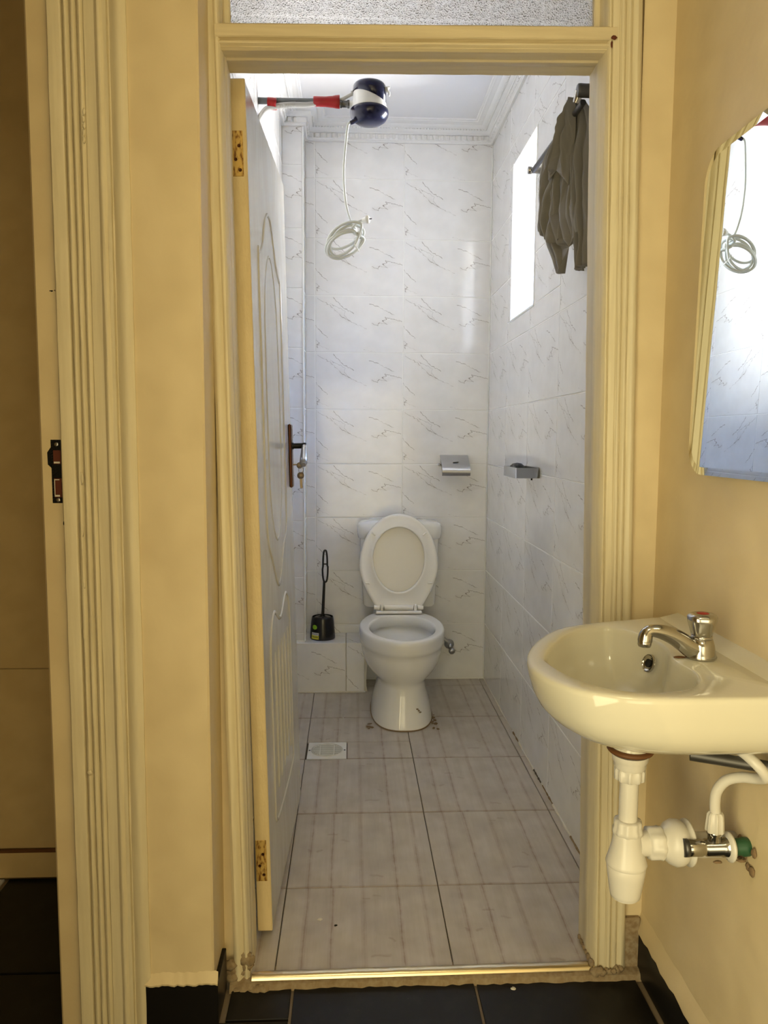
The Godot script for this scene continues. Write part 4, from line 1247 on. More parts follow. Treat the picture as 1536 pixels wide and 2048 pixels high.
func build_garment() -> void:
	var g := thing("garment", "dark taupe garment hung bunched over the near end of the towel rail", "clothing", Vector3(0, 0, 0))
	var L := v2([0.632, 2.103, 0.499, 2.1, 0.356, 2.079, 0.226, 2.051, 0.11, 2.03, 0.03, 2.01, -0.02, 1.982, -0.04, 1.909, 0.0, 1.871, 0.0, 1.829, 0.07, 1.802, 0.171, 1.747, 0.276, 1.708, 0.34, 1.67, 0.36, 1.64])
	var R := v2([0.676, 2.103, 0.765, 2.068, 0.83, 2.023, 0.874, 1.849, 0.878, 1.724, 0.883, 1.64])
	obj("back_panel", cloth_sheet(L, R, v2([0.0, 1.676, 0.1, 1.663, 0.2, 1.664, 0.27, 1.676, 0.31, 1.74, 1.0, 1.76]), 2.103, 0.0, 6, 0.020, 3), M.cloth, g)
	var L2 := v2([0.638, 2.104, 0.54, 2.098, 0.43, 2.07, 0.32, 2.03, 0.23, 1.99, 0.13, 1.94, 0.06, 1.89, 0.03, 1.85, 0.03, 1.815, 0.10, 1.74])
	var R2 := v2([0.66, 2.104, 0.655, 2.06, 0.64, 2.0, 0.60, 1.94, 0.54, 1.87, 0.505, 1.82, 0.50, 1.74])
	obj("front_panel", cloth_sheet(L2, R2, v2([0.0, 1.818, 0.15, 1.795, 0.4, 1.772, 0.65, 1.748, 0.85, 1.752, 1.0, 1.765]), 2.104, 0.006, 5, 0.034, 11, 0.006), M.cloth, g)
	var L3 := v2([0.665, 2.104, 0.64, 2.09, 0.58, 2.04, 0.50, 1.99, 0.40, 1.955, 0.34, 1.935, 0.35, 1.90])
	var R3 := v2([0.675, 2.104, 0.70, 2.06, 0.69, 2.0, 0.645, 1.955, 0.625, 1.92, 0.615, 1.87])
	obj("sleeve", cloth_sheet(L3, R3, v2([0.0, 1.93, 0.2, 1.915, 0.45, 1.952, 0.6, 1.972, 0.8, 1.925, 1.0, 1.885]), 2.104, 0.030, 3, 0.024, 23, 0.008), M.cloth, g)
	var L4 := v2([0.655, 2.103, 0.65, 2.04, 0.62, 1.96, 0.56, 1.89, 0.515, 1.84, 0.50, 1.81, 0.56, 1.77, 0.62, 1.72, 0.68, 1.66])
	var R4 := v2([0.68, 2.103, 0.772, 2.066, 0.838, 2.02, 0.885, 1.85, 0.89, 1.72, 0.895, 1.64])
	obj("side_panel", cloth_sheet(L4, R4, v2([0.0, 1.655, 0.3, 1.652, 0.6, 1.660, 1.0, 1.661]), 2.103, 0.004, 4, 0.030, 31, 0.004), M.cloth, g)

func build_shower() -> void:
	var zc := -2.63
	var p := thing("water_pipe", "grey plastic water pipe with red tape sticking out of the left tiled wall", "pipe", Vector3(XL, 2.284, zc))
	var st := tool()
	tube(st, [Vector3(-0.005, 0.0, 0), Vector3(0.10, 0.0, 0), Vector3(0.20, 0.001, 0), Vector3(0.27, 0.003, 0)], 0.0105, 16)
	obj("pipe", st, M.grey_pvc, p)
	st = tool()
	tube(st, smooth_path([Vector3(-0.005, -0.075, 0.006), Vector3(0.008, -0.05, 0.008), Vector3(0.028, -0.028, 0.010), Vector3(0.055, -0.020, 0.010), Vector3(0.10, -0.014, 0.008), Vector3(0.15, -0.011, 0.004), Vector3(0.19, -0.004, 0.002)], 6), 0.0085, 12)
	obj("conduit", st, M.light_grey_pvc, p, "pale corrugated conduit")
	st = tool()
	for k in 16:
		var u := k / 15.0
		tube(st, ring_path(Vector3(0.045 + u * 0.075, -0.022 + u * 0.010, 0.010 - u * 0.003), 0.0088, Vector3(1, 0.16, 0).normalized(), 10), 0.0009, 5, false)
	obj("ridge", st, M.light_grey_pvc, p)
	st = tool()
	lathe(st, v2([0.0, -0.016, 0.019, -0.016, 0.0195, 0.0, 0.019, 0.012, 0.0, 0.012]), Vector3(0.047, -0.010, 0.004), Vector3(1, -0.06, 0).normalized(), 18, Vector2(1.25, 0.9))
	obj("tape_band", st, M.red_tape, p, "narrow red tape band")
	st = tool()
	var rings := []
	for q in [[0.178, 0.0135, 0.014], [0.181, 0.0145, 0.0155], [0.215, 0.0145, 0.0155], [0.24, 0.0165, 0.0165], [0.25, 0.0185, 0.018], [0.262, 0.0195, 0.018], [0.2635, 0.018, 0.017]]:
		var ring := []
		for k in 18:
			var a := TAU * k / 18.0
			ring.append(Vector3(q[0], 0.001 + sin(a) * q[1] * (1.15 if a < PI else 1.0), cos(a) * q[2]))
		rings.append(ring)
	loft(st, rings)
	obj("tape_wrap", st, M.red_tape, p, "wide red tape wrapping")
	st = tool()
	lathe(st, v2([0.013, 0.0, 0.0135, 0.004, 0.011, 0.006, 0.011, 0.022, 0.0135, 0.024, 0.0135, 0.03, 0.0, 0.031]), Vector3(0.265, -0.004, 0), Vector3.RIGHT, 8)
	obj("fitting", st, M.dull_metal, p)
	var h := thing("shower_heater", "white and navy instant shower head hanging at the end of the grey pipe", "shower head", Vector3(0.06, 2.216, zc))
	st = tool()
	lathe(st, v2([0.0, 0.002, 0.025, 0.003, 0.042, 0.007, 0.054, 0.015, 0.0615, 0.027, 0.0635, 0.037, 0.062, 0.046, 0.056, 0.050]), Vector3.ZERO, Vector3.UP, 44)
	obj("spray_dish", st, M.navy_plastic, h, "navy spray dish with nozzle holes")
	st = tool()
	for ringk in [[0.018, 6], [0.030, 11], [0.042, 16]]:
		for k in ringk[1]:
			var a: float = TAU * k / ringk[1]
			var rr: float = ringk[0]
			lathe(st, v2([0.0, -0.0004, 0.0014, -0.0002, 0.0018, 0.001]), Vector3(cos(a) * rr, 0.0005 + 0.0026 + pow(rr / 0.045, 2.6) * 0.0055, sin(a) * rr), Vector3.UP, 7)
	var nz := obj("nozzles", st, M.black_plastic, h)
	nz.set_meta("kind", "stuff")
	st = tool()
	lathe(st, v2([0.0, 0.048, 0.058, 0.048, 0.0585, 0.052, 0.055, 0.058, 0.0535, 0.095, 0.0525, 0.112, 0.049, 0.122, 0.0, 0.123]), Vector3.ZERO, Vector3.UP, 44)
	obj("body", st, M.white_plastic, h)
	st = tool()
	rings = []
	for r in [[0.0, 0.0555, 0.0535], [0.0, 0.0, 0.0552], [1.0, 0.112, 0.0540], [1.0, 0.120, 0.0528], [1.0, 0.1255, 0.049], [1.0, 0.128, 0.043], [1.0, 0.1285, 0.02], [1.0, 0.1285, 0.002]]:
		var ring := []
		for k in 44:
			var a := TAU * k / 44.0
			var low := 0.082 - 0.015 * cos(a) - 0.003 * sin(2 * a)
			ring.append(Vector3(cos(a) * r[2], low if r[0] == 0.0 else r[1], sin(a) * r[2]))
		rings.append(ring)
	loft(st, rings, true, false, true, 180.0)
	obj("cap", st, M.navy_plastic, h, "navy cap with a slanted lower edge")
	st = tool()
	box(st, Vector3(0.056, 0.106, 0.012), Vector3(0.012, 0.016, 0.02), 0.003); box(st, Vector3(0.064, 0.094, 0.012), Vector3(0.006, 0.012, 0.014), 0.002); box(st, Vector3(0.063, 0.113, 0.012), Vector3(0.006, 0.005, 0.012), 0.001)
	obj("switch_knob", st, M.white_plastic, h)
	st = tool()
	tube(st, [Vector3(-0.067, 0.064, 0), Vector3(-0.05, 0.064, 0)], [0.009, 0.011], 14)
	obj("inlet", st, M.white_plastic, h)
	st = tool()
	tube(st, smooth_path([Vector3(-0.100, 0.072, 0.004), Vector3(-0.085, 0.078, 0.006), Vector3(-0.066, 0.088, 0.006), Vector3(-0.052, 0.096, 0.004)], 5), 0.0055, 10)
	tube(st, [Vector3(-0.058, 0.095, 0.004), Vector3(-0.048, 0.099, 0.004)], 0.008, 10)
	obj("power_cable", st, M.light_grey_pvc, h)
	st = tool()
	tube(st, [Vector3(-0.062, 0.0, 0.012), Vector3(-0.047, 0.008, 0.012), Vector3(-0.035, 0.02, 0.010)], [0.006, 0.0075, 0.009], 12)
	obj("hose_nozzle", st, M.navy_plastic, h)
	# white hose with a coil, a thing that can be pulled off
	var s := thing("shower_hose", "thin white hose hanging from the shower head and tied in a coil", "hose", Vector3(0.0, 1.85, zc + 0.012))
	var pts := [Vector3(0.004, 0.369, 0), Vector3(-0.005, 0.367, 0), Vector3(-0.011, 0.352, 0), Vector3(-0.017, 0.30, 0), Vector3(-0.0235, 0.22, 0), Vector3(-0.020, 0.14, 0), Vector3(-0.010, 0.085, 0), Vector3(0.004, 0.045, 0.002), Vector3(0.012, 0.015, 0.01)]
	# windings of the coil: tilted ovals, each a little different
	var wind := [[-0.020, 0.008, 0.056, 0.034], [-0.030, -0.016, 0.052, 0.036], [-0.012, -0.008, 0.056, 0.046], [-0.022, -0.020, 0.054, 0.036], [-0.028, -0.002, 0.046, 0.044]]
	for w in wind.size():
		for k in 14:
			var a := 0.15 - TAU * (k + 0.5) / 14.0
			var c: Array = wind[w]
			pts.append(Vector3(c[0] + cos(a) * c[2] + sin(a) * 0.008, c[1] + sin(a) * c[3] + cos(a) * 0.014, 0.012 + sin(a) * 0.026 - w * 0.005 + 0.010 * cos(a + w)))
	pts += [Vector3(0.006, 0.030, 0.020), Vector3(0.022, 0.046, 0.026), Vector3(0.040, 0.053, 0.026)]
	st = tool()
	tube(st, smooth_path(pts, 5), 0.0044, 10)
	obj("hose", st, M.hose_plastic, s)
	st = tool()
	lathe(st, v2([0.0055, 0.0, 0.0085, 0.002, 0.0095, 0.012, 0.0125, 0.014, 0.0125, 0.021, 0.009, 0.024, 0.0, 0.025]), Vector3(0.038, 0.053, 0.026), Vector3(0.9, 0.08, 0.42).normalized(), 16)
	obj("end_nut", st, M.white_plastic, s)
	st = tool()
	tube(st, [Vector3(0.06, 0.055, 0.037), Vector3(0.068, 0.0555, 0.040)], 0.0018, 8)
	obj("pin", st, M.dark_metal, s)
	st = tool()
	tube(st, ring_path(Vector3(0.020, -0.030, 0.004), 0.013, Vector3(0.8, 0.6, 0.0), 14), 0.0012, 6, false)
	obj("tie", st, M.white_plastic, s)

# ---------------------------------------------------------------- basin corner
func polar(poly: Array, c: Vector2, n: int) -> Array:   # outline seen from c as n points at even angles
	var out := []
	for k in n:
		var a := TAU * k / n
		var far := c + Vector2(cos(a), sin(a)) * 2.0
		var best := c + Vector2(cos(a), sin(a)) * 0.05
		for i in poly.size():
			var q = Geometry2D.segment_intersects_segment(c, far, poly[i], poly[(i + 1) % poly.size()])
			if q != null: best = q
		out.append(best)
	return out

func build_basin() -> void:
	var ys := 0.843
	var b := thing("washbasin", "ivory wall-hung washbasin with a rounded front on the right lobby wall", "washbasin", Vector3(0, 0, 0))
	var c := Vector2(0.47, -1.25)
	var outer := smooth_path(v2([0.652, -1.507, 0.60, -1.492, 0.54, -1.474, 0.47, -1.452, 0.39, -1.408, 0.325, -1.318, 0.288, -1.222, 0.285, -1.14, 0.318, -1.062, 0.375, -1.026, 0.44, -1.013, 0.52, -1.012, 0.60, -1.012, 0.652, -1.012]), 6)
	var oo := polar(outer, c, 96)
	var inner_poly := []
	for k in 64:
		var a := TAU * k / 64.0
		var cx := signf(cos(a)) * pow(absf(cos(a)), 0.86); var sx := signf(sin(a)) * pow(absf(sin(a)), 0.86)
		inner_poly.append(Vector2(0.434 + cx * 0.116 - 0.02 * sx * 0.0, -1.247 + sx * 0.195))
	# the bowl follows the rounded front, its wall side has a bulge for the tap
	var ii := []
	var raw := polar(inner_poly, c, 96)
	for k in 96:
		var o: Vector2 = oo[k]; var q: Vector2 = raw[k]
		var most := (o - c).length() - 0.036
		if (q - c).length() > most: q = c + (q - c).normalized() * most
		var bulge := exp(-pow((q.y + 1.205) / 0.06, 2.0)) * (1.0 if q.x > c.x else 0.0)
		q.x -= 0.022 * bulge
		ii.append(q)
	var rings := []
	for r in [[0.688, 0.50, 0.20], [0.690, 0.56, 0.32], [0.700, 0.66, 0.50], [0.716, 0.76, 0.68], [0.736, 0.85, 0.84], [0.752, 0.905, 0.925], [0.77, 0.945, 0.965], [0.79, 0.97, 0.985], [0.815, 0.988, 0.995], [0.832, 0.997, 1.0], [0.839, 0.995, 0.998], [0.8425, 0.985, 0.988], [0.8435, 0.968, 0.97]]:
		var ring := []
		for v in oo: ring.append(Vector3(0.654 - (0.654 - v.x) * r[1], 0.8435 - (0.8435 - r[0]) * 0.89, c.y + (v.y - c.y) * r[2]))
		rings.append(ring)
	for r in [[0.842, 1.05], [0.839, 1.02], [0.832, 1.0], [0.80, 0.95], [0.765, 0.86], [0.738, 0.68], [0.722, 0.42], [0.717, 0.14]]:
		var ring := []
		for v in ii:
			var d: Vector2 = c + (v - c) * r[1]
			d = d.lerp(Vector2(0.465, -1.235) + (d - c), 1.0 - minf(r[1], 1.0))
			ring.append(Vector3(d.x, 0.8435 - (0.8435 - r[0]) * 0.92, d.y))
		rings.append(ring)
	var st := tool()
	loft(st, rings, true, true, true, 180.0)
	obj("bowl", st, M.basin, b)
	st = tool()
	var lip := []
	for j in 13:
		var z := lerpf(-1.49, -1.02, j / 12.0)
		lip.append([Vector3(0.657, 0.84, z), Vector3(0.657, 0.853, z), Vector3(0.640, 0.8485, z), Vector3(0.618, 0.8432, z), Vector3(0.612, 0.840, z)])
	loft(st, lip)
	obj("upstand", st, M.basin, b)
	st = tool()
	lathe(st, v2([0.034, 0.0, 0.032, -0.014, 0.0305, -0.03, 0.0, -0.03]), Vector3(0.467, 0.712, -1.22), Vector3.UP, 32)
	obj("outlet_neck", st, M.basin, b)
	st = tool()
	lathe(st, v2([0.0095, 0.0, 0.0125, 0.001, 0.0155, 0.004, 0.0155, 0.002, 0.0165, 0.0]), Vector3(0.5255, 0.806, -1.302), Vector3(-0.93, 0.3, 0.2).normalized(), 24)
	lathe(st, v2([0.0095, 0.001, 0.004, 0.0, 0.0, 0.0]), Vector3(0.5255, 0.806, -1.302), Vector3(-0.93, 0.3, 0.2).normalized(), 24)
	obj("overflow_ring", st, M.chrome, b, "chrome overflow ring")
	st = tool()
	lathe(st, v2([0.0, 0.002, 0.0075, 0.002, 0.0075, 0.0]), Vector3(0.5245, 0.8065, -1.302), Vector3(-0.93, 0.3, 0.2).normalized(), 20)
	obj("overflow_hole", st, M.black, b)
	st = tool()
	lathe(st, v2([0.0, 0.002, 0.018, 0.002, 0.024, 0.004, 0.028, 0.0]), Vector3(0.465, 0.7268, -1.235), Vector3.UP, 28)
	obj("drain_ring", st, M.chrome, b)
	# tap
	var t := thing("tap", "chrome pillar tap with a fluted round handle and swan spout on the washbasin", "tap", Vector3(0.574, ys, -1.21))
	st = tool()
	lathe(st, v2([0.0, 0.0, 0.024, 0.0, 0.025, 0.003, 0.0225, 0.008, 0.0205, 0.022, 0.0175, 0.032, 0.0, 0.034]), Vector3.ZERO, Vector3.UP, 32)
	obj("body", st, M.chrome, t)
	st = tool()
	var sp := smooth_path([Vector3(0.004, 0.012, 0.0), Vector3(-0.018, 0.017, 0.002), Vector3(-0.045, 0.035, 0.004), Vector3(-0.070, 0.045, 0.006), Vector3(-0.088, 0.047, 0.007), Vector3(-0.095, 0.042, 0.0075), Vector3(-0.0975, 0.030, 0.008)], 5)
	var rr := []
	for k in sp.size():
		var u: float = k / (sp.size() - 1.0)
		rr.append(lerpf(0.0175, 0.0098, smoothstep(0.0, 0.75, u)) + smoothstep(0.75, 0.95, u) * 0.0018)
	tube(st, sp, rr, 16)
	lathe(st, v2([0.0088, 0.0, 0.0108, 0.001, 0.0108, 0.010, 0.0095, 0.0125, 0.0, 0.012]), Vector3(-0.0975, 0.034, 0.008), Vector3(-0.05, -1, 0).normalized(), 18)
	obj("spout", st, M.chrome, t)
	st = tool()
	lathe(st, v2([0.015, 0.0, 0.017, 0.002, 0.017, 0.006, 0.012, 0.008]), Vector3(0, 0.031, 0), Vector3.UP, 24)
	obj("collar", st, M.chrome, t)
	st = tool()
	rings = []
	for q in [[0.036, 0.014], [0.038, 0.0165], [0.046, 0.0185], [0.060, 0.0225], [0.067, 0.0235], [0.071, 0.0215], [0.0735, 0.017], [0.074, 0.004]]:
		var ring := []
		for k in 40:
			var a := TAU * k / 40.0
			var r: float = q[1] * (1.0 + 0.045 * cos(a * 5.0))
			ring.append(Vector3(cos(a) * r, q[0], sin(a) * r))
		rings.append(ring)
	loft(st, rings, true, true, true, 180.0)
	var hd := obj("handle", st, M.chrome, t)
	st = tool()
	lathe(st, v2([0.0, 0.0012, 0.008, 0.0008, 0.010, 0.0]), Vector3(0, 0.074, 0), Vector3.UP, 20)
	obj("indicator", st, M.red_tape, hd, "small red disc on the handle")
	st = tool()
	lump(st, Vector3(-0.034, 0.0005, -0.002), Vector3(0.012, 0.0015, 0.004))
	obj("chip_mark", st, M.stain, b, "dark chip in the glaze beside the tap").position = Vector3(0.574, ys, -1.21)
	# trap
	var Z := -1.22
	var w := thing("bottle_trap", "white plastic bottle trap and waste pipe below the washbasin", "trap", Vector3(0.4665, 0.017, Z))
	st = tool()
	lathe(st, v2([0.030, 0.0, 0.036, 0.0005, 0.0385, 0.004, 0.036, 0.0075, 0.030, 0.008]), Vector3(0, 0.664, 0), Vector3.UP, 32)
	obj("rubber_washer", st, M.stain, w, "brown rubber washer")
	st = tool()
	lathe(st, v2([0.030, 0.660, 0.029, 0.650, 0.026, 0.646, 0.0265, 0.640, 0.024, 0.636, 0.0225, 0.634]).map(func(q): return q), Vector3.ZERO, Vector3.UP, 28)
	obj("tailpiece", st, M.pvc, w)
	st = tool()
	var nut := []
	for q in [[0.636, 0.0225], [0.634, 0.0245], [0.618, 0.0245], [0.616, 0.022]]:
		var ring := []
		for k in 48:
			var a := TAU * k / 48.0
			ring.append(Vector3(cos(a), 0, sin(a)) * (q[1] * (1.0 + 0.045 * signf(cos(a * 10.0)))) + Vector3(0, q[0], 0))
		nut.append(ring)
	loft(st, nut)
	obj("upper_nut", st, M.pvc, w)
	st = tool()
	lathe(st, v2([0.0155, 0.50, 0.0155, 0.64]), Vector3.ZERO, Vector3.UP, 28)
	obj("waste_pipe", st, M.pvc, w)
	st = tool()
	nut = []
	for q in [[0.546, 0.0175], [0.545, 0.0215], [0.542, 0.0225], [0.534, 0.0225], [0.529, 0.0245], [0.523, 0.0245], [0.521, 0.022]]:
		var ring := []
		for k in 48:
			var a := TAU * k / 48.0
			ring.append(Vector3(cos(a), 0, sin(a)) * (q[1] * (1.0 + 0.03 * signf(cos(a * 10.0)))) + Vector3(0, q[0], 0))
		nut.append(ring)
	loft(st, nut)
	obj("lower_nut", st, M.pvc, w)
	st = tool()
	lathe(st, v2([0.0225, 0.524, 0.024, 0.512, 0.026, 0.500, 0.030, 0.484, 0.0332, 0.474, 0.0342, 0.470, 0.0332, 0.4675]), Vector3.ZERO, Vector3.UP, 36)
	obj("trap_body", st, M.pvc, w)
	st = tool()
	lathe(st, v2([0.0312, 0.4675, 0.0325, 0.464, 0.031, 0.45, 0.026, 0.418, 0.025, 0.412, 0.0225, 0.409, 0.0, 0.408]), Vector3.ZERO, Vector3.UP, 36)
	obj("trap_cup", st, M.pvc, w)
	st = tool()
	lathe(st, v2([0.021, 0.018, 0.021, 0.045]), Vector3(0, 0.503, 0), Vector3.RIGHT, 24)
	obj("side_outlet", st, M.pvc, w)
	st = tool()
	nut = []
	for q in [[0.034, 0.021], [0.036, 0.0265], [0.052, 0.0265], [0.056, 0.028], [0.060, 0.0245]]:
		var ring := []
		for k in 48:
			var a := TAU * k / 48.0
			ring.append(Vector3(q[0], 0.503, 0) + Vector3(0, cos(a), sin(a)) * (q[1] * (1.0 + 0.03 * signf(cos(a * 8.0)))))
		nut.append(ring)
	loft(st, nut)
	obj("side_nut", st, M.pvc, w)
	st = tool()
	lathe(st, v2([0.022, 0.058, 0.028, 0.064, 0.034, 0.070, 0.0385, 0.080, 0.0375, 0.090, 0.034, 0.096, 0.031, 0.098, 0.0385, 0.102, 0.0385, 0.105, 0.030, 0.105, 0.0, 0.105]), Vector3(0, 0.503, 0), Vector3(1, 0, 0), 36)
	obj("pipe_collar", st, M.pvc, w, "wide flared white pipe collar")
	st = tool()
	lathe(st, v2([0.021, 0.10, 0.021, 0.19, 0.0, 0.19]), Vector3(0, 0.495, -0.006), Vector3.RIGHT, 24)
	obj("wall_pipe", st, M.pvc, w)
	# angle valve on the wall in front of the waste pipe
	var v := thing("angle_valve", "chrome angle valve with a green wall stub and torn plaster below the washbasin", "valve", Vector3(XR, 0.530, -1.185))
	st = tool()
	lathe(st, v2([0.0, 0.105, 0.0115, 0.105, 0.014, 0.102, 0.014, 0.078, 0.0125, 0.076, 0.0125, 0.072, 0.014, 0.070, 0.014, 0.045, 0.0155, 0.043, 0.0155, 0.034, 0.0, 0.034]), Vector3.ZERO, Vector3.LEFT, 24)
	obj("body", st, M.chrome, v)
	st = tool()
	lathe(st, v2([0.0, 0.026, 0.020, 0.026, 0.024, 0.029, 0.024, 0.032, 0.017, 0.035, 0.0, 0.036]), Vector3.ZERO, Vector3.LEFT, 24)
	obj("rosette", st, M.pvc, v)
	st = tool()
	lathe(st, v2([0.0, -0.006, 0.0145, -0.006, 0.0155, 0.008, 0.0135, 0.012, 0.0135, 0.022, 0.012, 0.026, 0.0, 0.027]), Vector3.ZERO, Vector3.LEFT, 24)
	obj("wall_stub", st, M.green_pipe, v, "green plastic wall stub")
	st = tool()
	lathe(st, v2([0.011, 0.012, 0.011, 0.022, 0.013, 0.024, 0.013, 0.03, 0.0, 0.03]), Vector3(-0.056, 0, 0), Vector3.UP, 18)
	obj("outlet", st, M.chrome, v)
	st = tool()
	lathe(st, v2([0.0, 0.1055, 0.0125, 0.1055, 0.0125, 0.1, 0.0145, 0.1, 0.0145, 0.107, 0.0, 0.1075]), Vector3(0, 0, 0), Vector3.LEFT, 20)
	obj("end_cap", st, M.dull_metal, v)
	st = tool()
	for k in 12: lump(st, Vector3(-0.002, -0.004 + rng.randf_range(-0.028, 0.012), rng.randf_range(-0.03, 0.03)), Vector3(0.0035, 0.009, 0.010) * rng.randf_range(0.3, 1.0))
	for k in 5: lump(st, Vector3(-0.03 + rng.randf_range(-0.02, 0.02), -0.022 + rng.randf_range(-0.006, 0.004), rng.randf_range(-0.01, 0.012)), Vector3(0.009, 0.003, 0.005) * rng.randf_range(0.3, 0.9))
	obj("torn_plaster", st, M.dirt, v, "brown torn plaster and mortar")
	# hose from the valve up to the tap
	var hs := thing("supply_hose", "bent white supply hose rising from the angle valve to the tap", "hose", Vector3(XR - 0.056, 0.557, -1.185))
	st = tool()
	tube(st, smooth_path([Vector3(0, 0.03, 0), Vector3(-0.002, 0.05, 0), Vector3(0.0, 0.072, 0.002), Vector3(0.010, 0.092, 0.01), Vector3(0.026, 0.104, 0.025), Vector3(0.040, 0.113, 0.05), Vector3(0.038, 0.128, 0.075), Vector3(0.02, 0.15, 0.07), Vector3(0.0, 0.165, 0.03)], 6), 0.0085, 14)
	obj("hose", st, M.pvc, hs)
	st = tool()
	nut = []
	for q in [[0.0, 0.0125], [0.002, 0.0145], [0.018, 0.0135], [0.030, 0.0125], [0.034, 0.0095]]:
		var ring := []
		for k in 40:
			var a := TAU * k / 40.0
			ring.append(Vector3(cos(a), 0, sin(a)) * (q[1] * (1.0 + 0.06 * signf(cos(a * 7.0)))) + Vector3(0, q[0], 0))
		nut.append(ring)
	loft(st, nut)
	obj("wing_nut", st, M.pvc, hs)
	# bracket bar under the basin
	var br := thing("basin_bracket", "dark metal bracket bar under the washbasin", "bracket", Vector3(0.538, 0.702, -1.155))
	st = tool()
	var bd := Vector3(0.112, -0.004, 0.045)
	tube(st, [Vector3.ZERO, bd], 0.0095, 14)
	obj("bar", st, M.dull_metal, br)
	st = tool()
	lathe(st, v2([0.0, 0.0005, 0.0075, 0.0005, 0.0098, 0.0]), Vector3.ZERO, -bd.normalized(), 14)
	obj("end_cap", st, M.black, br)
	# mirror
	var m := thing("mirror", "rounded wall mirror above the washbasin reflecting the white tiles", "mirror", Vector3(XR - 0.014, 1.422, -1.122))
	m.rotation.z = -0.018
	var hw := 0.302; var hh := 0.287
	var prof := func(inset: float, x: float) -> Array:
		var out := []
		var r := 0.055 - inset * 0.6
		for q in [[1, 1], [-1, 1], [-1, -1], [1, -1]]:
			var cc := Vector2(q[0] * (hw - inset - r), q[1] * (hh - inset - r))
			var a0: float = {1: 0.0, 2: PI * 0.5, 3: PI, 4: PI * 1.5}[[[1, 1], [-1, 1], [-1, -1], [1, -1]].find(q) + 1]
			for k in 9:
				var a := a0 + PI * 0.5 * k / 8.0
				out.append(Vector3(x, cc.y + sin(a) * r, cc.x + cos(a) * r))
		return out
	st = tool()
	loft(st, [prof.call(0.02, 0.009), prof.call(0.02, 0.0), prof.call(0.0, 0.0), prof.call(0.0, -0.003)], true, true, false, 30.0)
	obj("backing", st, M.mirror_edge, m)
	st = tool()
	var face: Array = prof.call(0.014, -0.005)
	loft(st, [prof.call(0.0145, -0.0045), face], true, false, true, 30.0)
	obj("glass", st, M.mirror, m)
	st = tool()
	loft(st, [prof.call(0.0, -0.003), prof.call(0.014, -0.005)], true, false, false, 30.0)
	obj("bevel", st, M.mirror, m, "bevelled edge of the mirror")

func build_crumbs() -> void:
	var spots := [[Vector3(-0.074, YF + 0.001, -1.79), 0.006, "white paint flake on the grey floor tile nearest the door", "dust_white"], [Vector3(-0.035, YF + 0.001, -1.765), 0.004, "dark sliver on the grey floor tile beside the white flake", "black"], [Vector3(0.357, 0.001, -1.562), 0.0055, "white paint flake on the black floor tile by the step", "dust_white"], [Vector3(-0.09, YF + 0.001, -3.0), 0.005, "white paint flake on the floor between drain and ledge", "dust_white"], [Vector3(-0.03, YF + 0.001, -3.155), 0.004, "tiny white flake on the floor tile left of the toilet foot", "dust_white"]]
	for s in spots:
		var st := tool()
		lump(st, Vector3.ZERO, Vector3(s[1], 0.0012, s[1] * 0.9))
		var o := obj("paint_flake", st, M[s[3]])
		o.position = s[0]
		tag(o, s[2], "flake", "flakes on the floor")

func build_unseen_lamp() -> void:  # out of view, placed to light the lobby and basin from above
	var l := thing("unseen_ceiling_lamp", "unseen flat square lamp above the viewer, placed to light the lobby", "lamp", Vector3(0.1, 2.65, 0.1))
	var st := tool()
	box(st, Vector3(0, -0.025, 0), Vector3(0.36, 0.05, 0.36), 0.008)
	obj("housing", st, M.white_paint, l)
	st = tool()
	box(st, Vector3(0, -0.053, 0), Vector3(0.31, 0.008, 0.31), 0.003)
	obj("diffuser", st, M.unseen_lamp_glow, l)

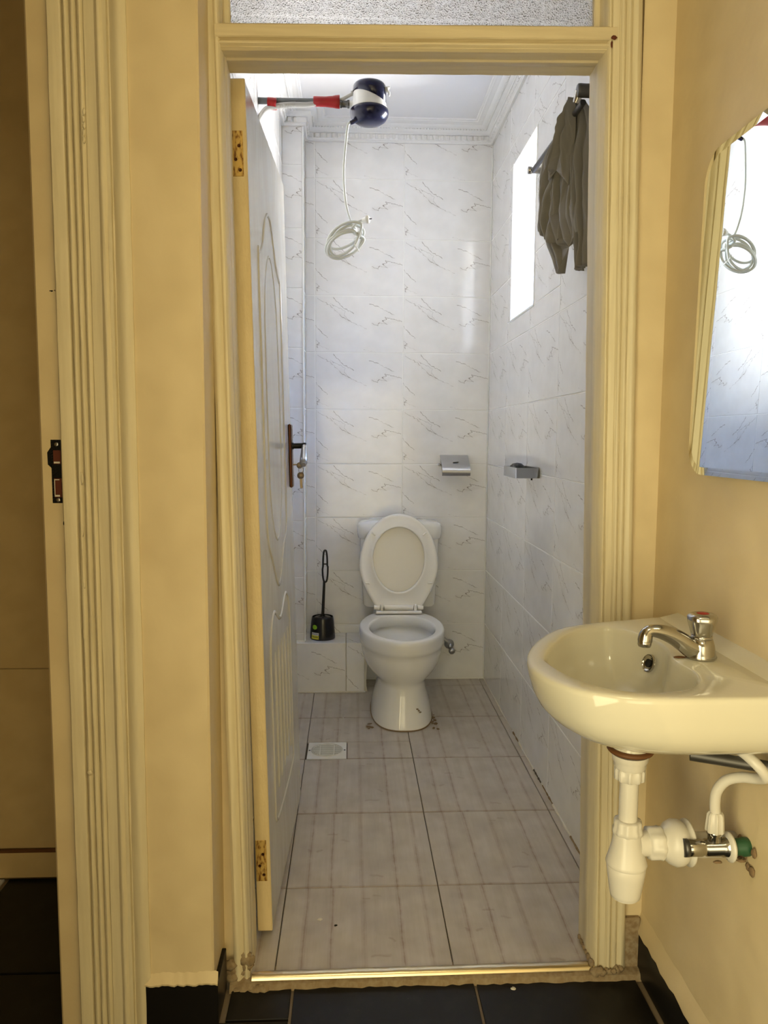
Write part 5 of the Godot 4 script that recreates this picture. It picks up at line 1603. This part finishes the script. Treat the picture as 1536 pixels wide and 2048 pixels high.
func _ready() -> void:
	rng.seed = 20240611
	# camera
	var cam := Camera3D.new()
	cam.name = "camera"
	cam.position = Vector3(0, 1.2, 0)
	cam.rotation_degrees = Vector3(-5.55, -2.5, 0.3)
	cam.fov = rad_to_deg(2.0 * atan(1024.0 / 1540.0))
	cam.near = 0.02
	add_child(cam)
	# sky: bright daylight outside the high window
	var env := Environment.new()
	var sky := Sky.new()
	var sm := ProceduralSkyMaterial.new()
	sm.sky_top_color = Color(0.46, 0.66, 0.96); sm.sky_horizon_color = Color(0.84, 0.91, 1.0)
	sm.ground_bottom_color = Color(0.40, 0.38, 0.34); sm.ground_horizon_color = Color(0.62, 0.60, 0.56)
	sm.sky_energy_multiplier = 5.5; sm.ground_energy_multiplier = 1.0
	sky.sky_material = sm
	env.background_mode = Environment.BG_SKY
	env.sky = sky
	env.tonemap_mode = Environment.TONE_MAPPER_LINEAR
	env.tonemap_exposure = 1.0
	env.sdfgi_enabled = true; env.ssao_enabled = true; env.ssil_enabled = true
	var we := WorldEnvironment.new()
	we.name = "environment"; we.environment = env
	add_child(we)
	# unseen warm area lights behind and beside the viewer, placed to light the lobby
	for l in [["unseen_light_rear", Vector2(1.05, 1.7), Vector3(0.1, 0.95, 1.86), 0.0, 2.2], ["unseen_light_side", Vector2(1.2, 1.5), Vector3(-0.44, 0.85, 0.3), -PI * 0.5, 4.0]]:
		var lamp := AreaLight3D.new()
		lamp.name = l[0]
		lamp.area_size = l[1]
		lamp.position = l[2]
		lamp.rotation.y = l[3]
		lamp.light_color = Color(1.0, 0.945, 0.755)
		lamp.light_energy = l[4]
		lamp.shadow_enabled = true
		add_child(lamp)
	# light of the unseen lamp above the viewer, placed for lobby and basin
	var top := AreaLight3D.new()
	top.name = "unseen_ceiling_lamp_light"
	top.area_size = Vector2(0.3, 0.3)
	top.position = Vector3(0.1, 2.58, 0.1)
	top.rotation.x = -PI * 0.5
	top.light_color = Color(1.0, 0.945, 0.755)
	top.light_energy = 0.75
	top.shadow_enabled = true
	add_child(top)
	# area light out of view outside the high window, stands in for its daylight
	var day := AreaLight3D.new()
	day.name = "unseen_window_daylight"
	day.area_size = Vector2(1.3, 1.7)
	day.position = Vector3(2.15, 1.5, -3.4)
	day.rotation.y = PI * 0.5
	day.light_color = Color(1.0, 0.99, 0.97)
	day.light_energy = 72.0
	day.shadow_enabled = true
	add_child(day)
	make_materials()
	build_shell()
	build_added_yard()
	build_floor()
	build_frames()
	build_cornice()
	build_door()
	build_toilet()
	build_basin()
	build_fittings()
	build_garment()
	build_shower()
	build_crumbs()
	build_unseen_lamp()
